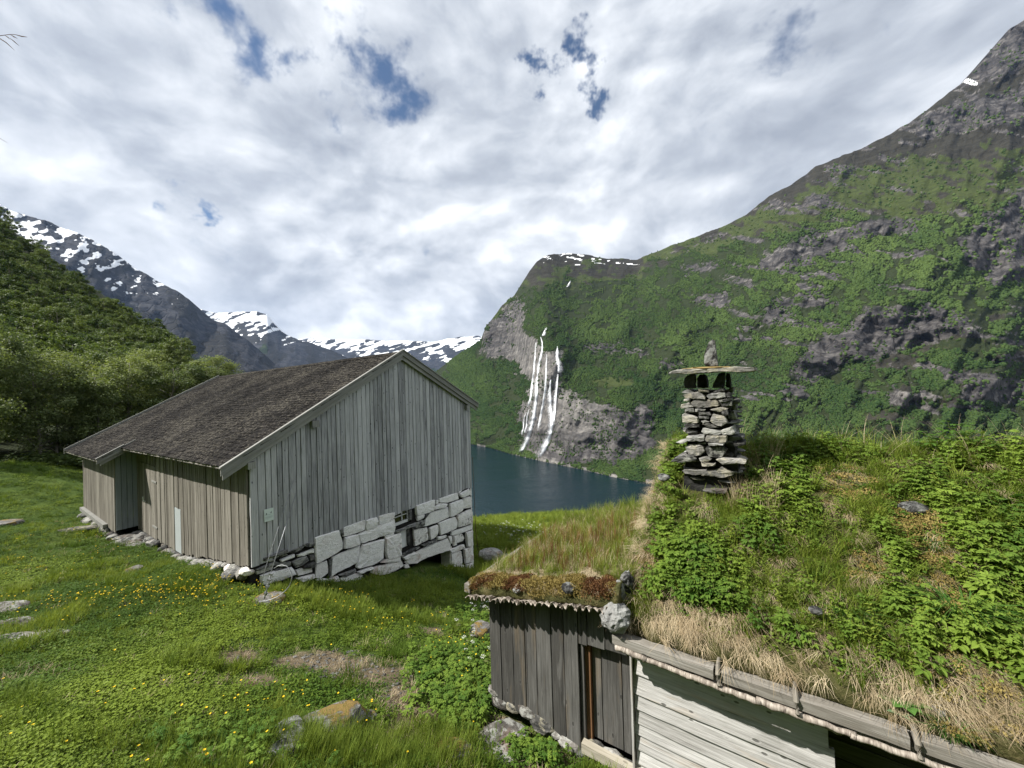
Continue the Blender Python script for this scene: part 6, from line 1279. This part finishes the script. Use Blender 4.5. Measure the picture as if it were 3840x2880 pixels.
roof_put('roof_herbs', [herb_proto(s + 30, 18, .08, .08, (.02, .042)) for s in range(4)], [LEAF_RASP], X, Y, sod_main, g, g.uniform(.5, 1.1, len(X)), g.uniform(.1, .8, len(X)), 'small-leaved green herbs carpeting the sod roof', 'plants')
def moss_proto(seed, n=90, R=.075):
    r = random.Random(seed); V, Fc = [], []
    for i in range(n):
        a = r.uniform(0, 6.28); d = R * math.sqrt(r.random()); h = .035 * (1 - (d / R) ** 2) + .004
        b = r.uniform(0, 6.28); add_leaf(V, Fc, (d * math.cos(a), d * math.sin(a), h), (math.cos(b) * .6, math.sin(b) * .6, .7), (math.cos(b + 1), math.sin(b + 1), .3), .016, .012, .2, .2, True)
    return V, Fc
MP = [moss_proto(s) for s in range(3)]
X, Y, g = rs(5200, 47, -.1, 5.6, .1, 3.2); k = chim_free(X, Y) & (g.uniform(0, 1, len(X)) < mossm(X, Y) * 1.1); X, Y = sel(X, Y, k)
roof_put('yellow_moss', MP, [MOSS_Y], X, Y, sod_main, g, g.uniform(.7, 1.4, len(X)), g.uniform(0, 1, len(X)), 'cushions of yellow moss on the sod roof', 'moss')
def willow_proto(seed, H, n, L):
    r = random.Random(seed); V, Fc = [], []
    for i in range(n):
        z = H * (.12 + .88 * i / n); a = i * 2.4 + r.uniform(-.3, .3); add_leaf(V, Fc, (0, 0, z), (math.cos(a), math.sin(a), r.uniform(.1, .7)), (0, 0, 1), L * (1.1 - .5 * i / n) * r.uniform(.8, 1.2), L * .26, .25, .35)
    tv, tf = tube([(0, 0, -.02), (0, 0, H)], [.003, .0015], 3); o = len(V); V += [tuple(v) for v in tv]; Fc += [tuple(q + o for q in f) for f in tf]; return V, Fc
X, Y, g = rs(900, 48, .05, 5.6, .3, 3.1); pm = fbm(X / .4, Y / .4, 2, 3, .5, 427); k = chim_free(X, Y) & (g.uniform(0, 1, len(X)) < .2 + sstep(.45, .62, pm)) & (mossm(X, Y) < .5); X, Y = sel(X, Y, k)
roof_put('willowherbs', [willow_proto(s + 600, .16 + .04 * s, 12 + 3 * s, .06) for s in range(4)], [LEAF_GRASS], X, Y, sod_main, g, g.uniform(.6, 1.15, len(X)), np.clip(g.uniform(.3, 1.1, len(X)), 0, 1), 'narrow-leaved light green herbs between the raspberry plants on the sod roof', 'plants', True, .01, 0, .35)
# porch roof: moss front edge, grass and red sorrel behind
X, Y, g = rs(760, 51, -2.32, -.1, .08, .40); k = g.uniform(0, 1, len(X)) < sstep(.40, .10, Y + (fbm(X / .3, Y / .3, 0, 2, .5, 431) - .5) * .3); X, Y = sel(X, Y, k)
red = fbm(X / .3, Y / .3, 3, 3, .5, 432) > .54
roof_put('porch_moss', MP, [MOSS_Y], X[~red], Y[~red], sod_porch, g, g.uniform(.7, 1.5, (~red).sum()), g.uniform(0, 1, (~red).sum()), 'golden moss along the front edge of the porch roof', 'moss')
roof_put('red_moss', MP, [MOSS_R], X[red], Y[red], sod_porch, g, g.uniform(.7, 1.5, red.sum()), g.uniform(0, 1, red.sum()), 'reddish brown moss along the front edge of the porch roof', 'moss')
X, Y, g = rs(260, 52, -2.3, -.1, .14, .55); roof_put('porch_straw', [combed_proto(s + 40, 24, .06, (.08, .2)) for s in range(3)], [LEAF_DRY], X, Y, sod_porch, g, g.uniform(.5, 1.0, len(X)), g.uniform(0, 1, len(X)), 'dry straw in the moss at the front of the porch roof', 'grass', False, 0, .3)
X, Y, g = rs(900, 53, -2.25, .05, .3, 3.3); roof_put('porch_grass', [tuft_proto(s + 300, 30, .07, (.10, .30), .0045, (.05, .5), .15) for s in range(5)], [LEAF_GRASS], X, Y, sod_porch, g, g.uniform(.5, 1.1, len(X)) * (.8 + .25 * Y / 3), np.clip(g.uniform(.45, 1.2, len(X)), 0, 1), 'yellowish green grass thick on the porch roof', 'grass', True, .01, 0, .25)
X, Y, g = rs(420, 54, -2.2, .05, .4, 3.3); roof_put('porch_dry_grass', [tuft_proto(s + 320, 18, .06, (.10, .26), .0035, (.1, .8), .2) for s in range(3)], [LEAF_DRY], X, Y, sod_porch, g, g.uniform(.5, 1.0, len(X)), g.uniform(0, 1, len(X)), 'pale dry stems standing in the porch roof grass', 'grass')
X, Y, g = rs(150, 55, -2.0, -.2, .5, 2.2); roof_put('sorrel', [tuft_proto(s + 340, 9, .05, (.22, .42), .006, (.02, .25), .05) for s in range(3)], [LEAF_RED], X, Y, sod_porch, g, g.uniform(.6, 1.0, len(X)), g.uniform(0, 1, len(X)), 'thin reddish sorrel stalks rising from the porch roof grass', 'plants')
# tall seeding grass along the ridge and right of the chimney
X, Y, g = rs(130, 56, .9, 5.4, 2.7, 3.2); roof_put('ridge_grass', [tuft_proto(s + 360, 14, .06, (.22, .5), .005, (.1, .7), .12, 5) for s in range(4)], [LEAF_GRASS], X, Y, sod_main, g, g.uniform(.5, .95, len(X)), g.uniform(.4, 1, len(X)), 'taller grass standing along the ridge of the sod roof', 'grass')
X, Y, g = rs(70, 57, .8, 5.4, 2.6, 3.2); roof_put('ridge_straw', [tuft_proto(s + 380, 8, .05, (.3, .62), .0035, (.3, 1.0), .1, 5) for s in range(4)], [LEAF_DRY], X, Y, sod_main, g, g.uniform(.5, 1.0, len(X)), g.uniform(.2, 1, len(X)), 'pale seed stalks leaning over the ridge of the sod roof', 'grass')
X, Y, g = rs(60, 58, 1.05, 1.6, 1.5, 2.6); roof_put('chimney_grass', [tuft_proto(s + 390, 16, .06, (.25, .5), .005, (.1, .6), .12, 5) for s in range(3)], [LEAF_DRY, LEAF_GRASS], X, Y, sod_main, g, g.uniform(.5, 1.0, len(X)), g.uniform(.2, 1, len(X)), 'tall pale grass standing close beside the slate chimney', 'grass')
# single plants that stand out on the roof
def roof_plant(name, V, Fc, mats, px, py, label, cat, s=1.0, mi=None, fn=sod_main):
    X, Y = roofpt(px, py); p = h2w(np.array([X]), np.array([Y]), fn(np.array([X]), np.array([Y])) - .015)[0]
    return ob(name, mk_mesh(name, V, Fc, mats, midx=mi), None, Matrix.Translation(p) @ Matrix.Scale(s, 4), label, cat)
LG1 = leaf_mat('tussock_blade', (.07, .16, .03), (.15, .26, .06), .35); LBR = leaf_mat('broad_leaf', (.10, .21, .045), (.16, .28, .075), .3); LBL = leaf_mat('bluish_leaf', (.16, .25, .13), (.20, .30, .16), .25)
roof_plant('grass_tussock', *tuft_proto(500, 90, .07, (.28, .55), .011, (.5, 1.5), .55, 6), [LG1], 3600, 2330, 'large arching green grass tussock low on the sod roof at the picture edge', 'grass')
roof_plant('grass_tussock', *tuft_proto(501, 50, .05, (.2, .4), .008, (.4, 1.3), .5, 6), [LG1], 3180, 2330, 'bright green grass tussock in the middle of the raspberry plants', 'grass')
roof_plant('grass_tussock', *tuft_proto(502, 60, .06, (.16, .34), .006, (.3, 1.2), .5, 5), [LG1], 3560, 2800, 'fine-bladed grass tussock hanging over the eave board', 'grass')
roof_plant('grass_tussock', *tuft_proto(503, 50, .05, (.18, .36), .006, (.3, 1.0), .4, 5), [LG1], 3500, 2080, 'upright grass tussock beside the moss patch on the roof', 'grass')
def rosette(seed, n, L, W, el=(.1, .6)):
    r = random.Random(seed); V, Fc = [], []
    for i in range(n): a = i * 2.4 + r.uniform(-.3, .3); e = r.uniform(*el); add_leaf(V, Fc, (0, 0, .02), (math.cos(a), math.sin(a), math.tan(e)), (0, 0, 1), L * r.uniform(.7, 1.1), W * r.uniform(.8, 1.1), .2, .25)
    return V, Fc
roof_plant('broadleaf_plant', *rosette(510, 9, .17, .13), [LBR], 3390, 2640, 'plant with big rounded leaves near the eave of the sod roof', 'plant')
roof_plant('broadleaf_plant', *rosette(511, 7, .10, .05), [LBL], 3375, 2740, 'small plant with pale bluish leaves just above the eave board', 'plant')
roof_plant('broadleaf_plant', *rosette(512, 8, .22, .10, (.3, .9)), [LBR], 3790, 1880, 'plant with long broad leaves at the picture edge of the sod roof', 'plant')
def tall_herb(seed, H, n, L):
    r = random.Random(seed); V, Fc = [], []; tv, tf = tube([(0, 0, 0), (.02, 0, H * .5), (.03, .01, H)], [.005, .004, .002], 4); V += [tuple(v) for v in tv]; Fc += tf
    for i in range(n):
        z = H * (.15 + .85 * i / n); a = i * 1.57 + r.uniform(-.2, .2)
        for b in (a, a + math.pi): add_leaf(V, Fc, (.02 * z / H, 0, z), (math.cos(b), math.sin(b), .25), (0, 0, 1), L * (1.1 - .6 * i / n), L * .34, .25, .3)
    return V, Fc
roof_plant('tall_herb', *tall_herb(520, .42, 9, .10), [LBR], 2745, 1800, 'upright herb with paired leaves beside the base of the chimney', 'plant')
for i, (px, py, H, lab) in enumerate(((3560, 1700, .42, 'tallest dark leafy shoot on the ridge of the roof'), (3630, 1705, .40, 'leafy shoot on the ridge just right of the tallest one'), (3480, 1715, .34, 'bushy shoot on the ridge just left of the tallest one'), (3700, 1730, .3, 'low leafy shoot on the ridge near the golden moss'))):
    V, Fc, mi = rasp_proto(530 + i, H, 12, .06); roof_plant('leafy_shoot', V, Fc, [LEAF_RASP, STEM], px, py, lab, 'plant', 1.0, mi)
# grass stalks rooted on the bank beside the photographer, their tips reaching into the picture
def stalk_root(p): return np.array([p[0] - .10, p[1] - .04, float(gz(np.array([p[0] - .10]), np.array([p[1] - .04]))[0])])
q_ = .42
sp = [at(-230, 330, q_), at(-60, 150, q_), at(0, 134, q_), at(35, 129, q_), at(55, 129, q_), at(80, 136, q_), at(102, 139, q_)]; r0 = stalk_root(sp[0])
pth = [r0, r0 * .6 + sp[0] * .4 + np.array([-.05, 0, .05]), r0 * .2 + sp[0] * .8 + np.array([-.03, 0, .03])] + sp
stalk = ob('grass_stalk', mk_mesh('grass_stalk', *tube([p - r0 for p in pth], [.0016, .0014, .001, .0007, .00045, .0003, .00026, .00026, .00055, .00013], 5), LEAF_RED), None, Matrix.Translation(r0), 'thin grass stalk with drooping seed heads against the sky', 'grass')
for a in ([(18, 132), (30, 140), (38, 148)], [(38, 130), (52, 137), (66, 145)], [(38, 143), (55, 157), (71, 171)], [(-30, 135), (0, 145), (24, 160), (54, 188)], [(47, 135), (54, 142)]):
    ob('seed_head', mk_mesh('seed_head', *tube([at(*q, q_) - r0 for q in a], [.00021] + [.00046] * (len(a) - 2) + [.00013], 5), LEAF_RED), stalk)
bp = [at(-200, 520, q_), at(-60, 490, q_), at(0, 519, q_), at(28, 536, q_)]; r1 = stalk_root(bp[0]) + np.array([.02, .05, 0]); bp = [r1, r1 * .4 + bp[0] * .6 + np.array([-.02, 0, 0])] + bp
ob('grass_stalk', mk_mesh('grass_stalk', *tube([p - r1 for p in bp], [.0014, .001, .0006, .0004, .00025, .0001], 5), LEAF_RED), None, Matrix.Translation(r1), 'single grass tip touching the sky at the picture edge', 'grass')
# ------------------------------------------------------------------ trees
def tree_meshes(seed, H, R, nclump, nleaf, ls, shape='round', trunk_r=.11, mat=None):
    """returns (crown mesh, trunk mesh); limbs end in clumps of small leaf faces"""
    r = np.random.default_rng(seed); rr = random.Random(seed); tips = []; TV = []
    top = np.array([rr.uniform(-.1, .1) * R, rr.uniform(-.1, .1) * R, H * .93]); n = 6; tr = []
    for i in range(n + 1):
        s = i / n; tr.append(top * s + np.array([rr.uniform(-.08, .08), rr.uniform(-.08, .08), 0]) * (i > 0))
    TV.append(tube(tr, [trunk_r * (1 - .85 * i / n) for i in range(n + 1)], 7))
    for i in range(nclump):
        s = rr.uniform(.22, .97) if shape != 'tall' else rr.uniform(.3, 1.0)
        prof = {'round': math.sin(math.pi * min(1, max(0, (s - .12) / .92))) ** .6, 'tall': .55 + .45 * math.sin(math.pi * s)}[shape]
        a = rr.uniform(0, 6.283); d = R * prof * math.sqrt(rr.uniform(.12, 1)); z = H * s
        tip = np.array([math.cos(a) * d, math.sin(a) * d, z]) + top * np.array([s, s, 0]); tips.append((tip, s))
        if i % 2 == 0:
            b = np.array([0, 0, max(H * .12, z - d * .8)]) + top * np.array([s, s, 0]) * .8; mid = (b + tip) / 2 + np.array([0, 0, .12 * d]); TV.append(tube([b, mid, tip], [trunk_r * .35 * (1.1 - s), trunk_r * .2, trunk_r * .07], 4, False))
    cl = np.array([t[0] for t in tips]); k = r.integers(0, len(tips), nleaf); cr = R * r.uniform(.17, .30, len(tips))
    off = r.normal(0, 1, (nleaf, 3)); off /= np.linalg.norm(off, axis=1)[:, None]; off *= (r.uniform(0, 1, nleaf) ** .45)[:, None]
    off[:, 2] *= .85; P = cl[k] + off * cr[k][:, None]
    nrm = off + r.normal(0, .55, (nleaf, 3)) + np.array([0, 0, .45]); nrm /= np.linalg.norm(nrm, axis=1)[:, None]
    t1 = np.cross(nrm, r.normal(0, 1, (nleaf, 3))); t1 /= np.linalg.norm(t1, axis=1)[:, None]; t2 = np.cross(nrm, t1); L = ls * r.uniform(.6, 1.25, nleaf)
    V = np.stack([P - t1 * L[:, None] * .5, P + t2 * L[:, None] * .36 + nrm * L[:, None] * .12, P + t1 * L[:, None] * .5, P - t2 * L[:, None] * .36 + nrm * L[:, None] * .12], 1).reshape(-1, 3)
    i0 = np.arange(nleaf) * 4; F_ = np.stack([i0, i0 + 1, i0 + 2, i0 + 3], 1)
    me = bpy.data.meshes.new('crown'); me.vertices.add(len(V)); me.vertices.foreach_set('co', V.astype(np.float32).ravel()); me.loops.add(nleaf * 4); me.loops.foreach_set('vertex_index', F_.astype(np.int32).ravel()); me.polygons.add(nleaf)
    me.polygons.foreach_set('loop_start', (np.arange(nleaf) * 4).astype(np.int32)); me.polygons.foreach_set('loop_total', np.full(nleaf, 4, np.int32)); me.materials.append(mat or TREE_LEAF); me.update(); me.validate()
    return me, mk_mesh('trunk', *join(TV), BARK, True)
FARP = [tree_meshes(900 + s, 7.0, 2.7, 46, 4200, .27, 'round') for s in range(4)]
NEARP = [tree_meshes(920 + s, 8.0, 2.6, 80, 15000, .14, 'round', .10, TREE_LEAF_PALE) for s in range(3)] + [tree_meshes(930, 9.0, 1.5, 60, 9000, .14, 'tall', .09, TREE_LEAF_PALE)]
def plant_tree(name, pr, p, s, rz, label, group=None):
    o = empty(name, Matrix.Translation(p) @ Matrix.Rotation(rz, 4, 'Z') @ Matrix.Diagonal((s[0], s[0], s[1], 1)), label, 'tree', group)
    ob('crown', pr[0], o); ob('trunk', pr[1], o); return o
rt = random.Random(21)
# the wood on the hillside: depth-sorted rows
pts = []
for k in range(4000):
    px = rt.uniform(-140, 385) * D; t = rt.random() ** .8; yf = float(HFOOT(px)); yt = float(HTOP(px)); py = yf + (yt - yf) * t
    P = M5.pt(px, py)[0]; d = P[1]
    if d < 40: continue
    if all(np.hypot(P[0] - q[0], P[1] - q[1]) > (2.3 + .012 * d) for q in pts): pts.append(P)
    if len(pts) >= 290: break
for i, P in enumerate(pts):
    s = rt.uniform(.75, 1.15); plant_tree('birch_tree', FARP[i % 4], P - np.array([0, 0, .4]), (s * 1.1, s * rt.uniform(.85, 1.1)), rt.uniform(0, 6.28), 'round-crowned birch in the dense wood on the steep hillside behind the barn', 'trees of the hillside wood')
NEAR = [(-60, 1720, 25, 9.6, 1.0, 0, 'dark full birch at the picture edge, its foot in deep shade'), (60, 1712, 29, 9.0, 1.1, 1, 'spreading birch whose crown fills the picture edge above the grass'), (150, 1715, 26, 7.4, 1.0, 2, 'low dense birch over the shaded bank left of the barn roof'),
    (215, 1720, 27, 6.6, .8, 0, 'young birch with a thin leaning pale trunk left of the barn'), (300, 1690, 31, 8.4, 1.15, 1, 'tall pale-crowned birch rising above the rear eave of the barn'), (420, 1660, 33, 8.4, 1.1, 2, 'largest light green birch behind the rear roof corner'),
    (520, 1630, 34, 7.9, 1.05, 0, 'bushy birch behind the middle of the barn verge'), (600, 1600, 35, 7.2, 1.0, 1, 'loose-crowned birch just left of the slender tall tree'), (690, 1580, 36, 8.2, .95, 3, 'slender tall tree standing above its neighbours behind the barn'),
    (640, 1590, 31, 5.4, 1.0, 2, 'low light green bush-like birch against the roof edge'), (800, 1540, 35, 5.4, .8, 0, 'rounded bright birch alone at the end of the barn ridge'), (770, 1540, 33, 4.2, .8, 1, 'small birch in front of the rounded bright one'),
    (905, 1520, 36, 3.4, .6, 2, 'low sapling top peeping over the barn ridge'), (1000, 1500, 37, 2.9, .6, 0, 'last small treetop peeping over the barn ridge'), (370, 1700, 28, 6.5, .95, 0, 'shaded birch close behind the rear bay of the barn'), (-150, 1730, 22, 8.5, 1.0, 2, 'birch cut by the picture edge beside the yard'), (480, 1660, 30, 7.2, 1.0, 1, 'leafy birch leaning over the rear roof slope')]
for i, (px, py, dep, H, w, pr, lab) in enumerate(NEAR):
    p = at(px, py, dep); h0 = 8.0 if pr < 3 else 9.0; plant_tree('birch_tree', NEARP[pr], p - np.array([0, 0, .5]), (w * 1.05, H / h0), i * 1.3, lab)
# shrub layer at the wood edge: one mass of undergrowth
g = np.random.default_rng(77); n = 240; px = g.uniform(-200, 560, n); dep = g.uniform(23, 31, n); P = np.array([at(a, 1735 + (24 - d_) * 4, d_) for a, d_ in zip(px, dep)])
scatter('undergrowth', [herb_proto(s + 900, 60, .55, .8, (.10, .2)) for s in range(3)], [LEAF_BIRCH], P - np.array([0, 0, .3]), np.stack([0 * px, 0 * px, g.uniform(0, 6, n)], 1), g.uniform(.7, 1.6, n), g.uniform(0, .7, n), 'dark green undergrowth along the foot of the wood', 'undergrowth')
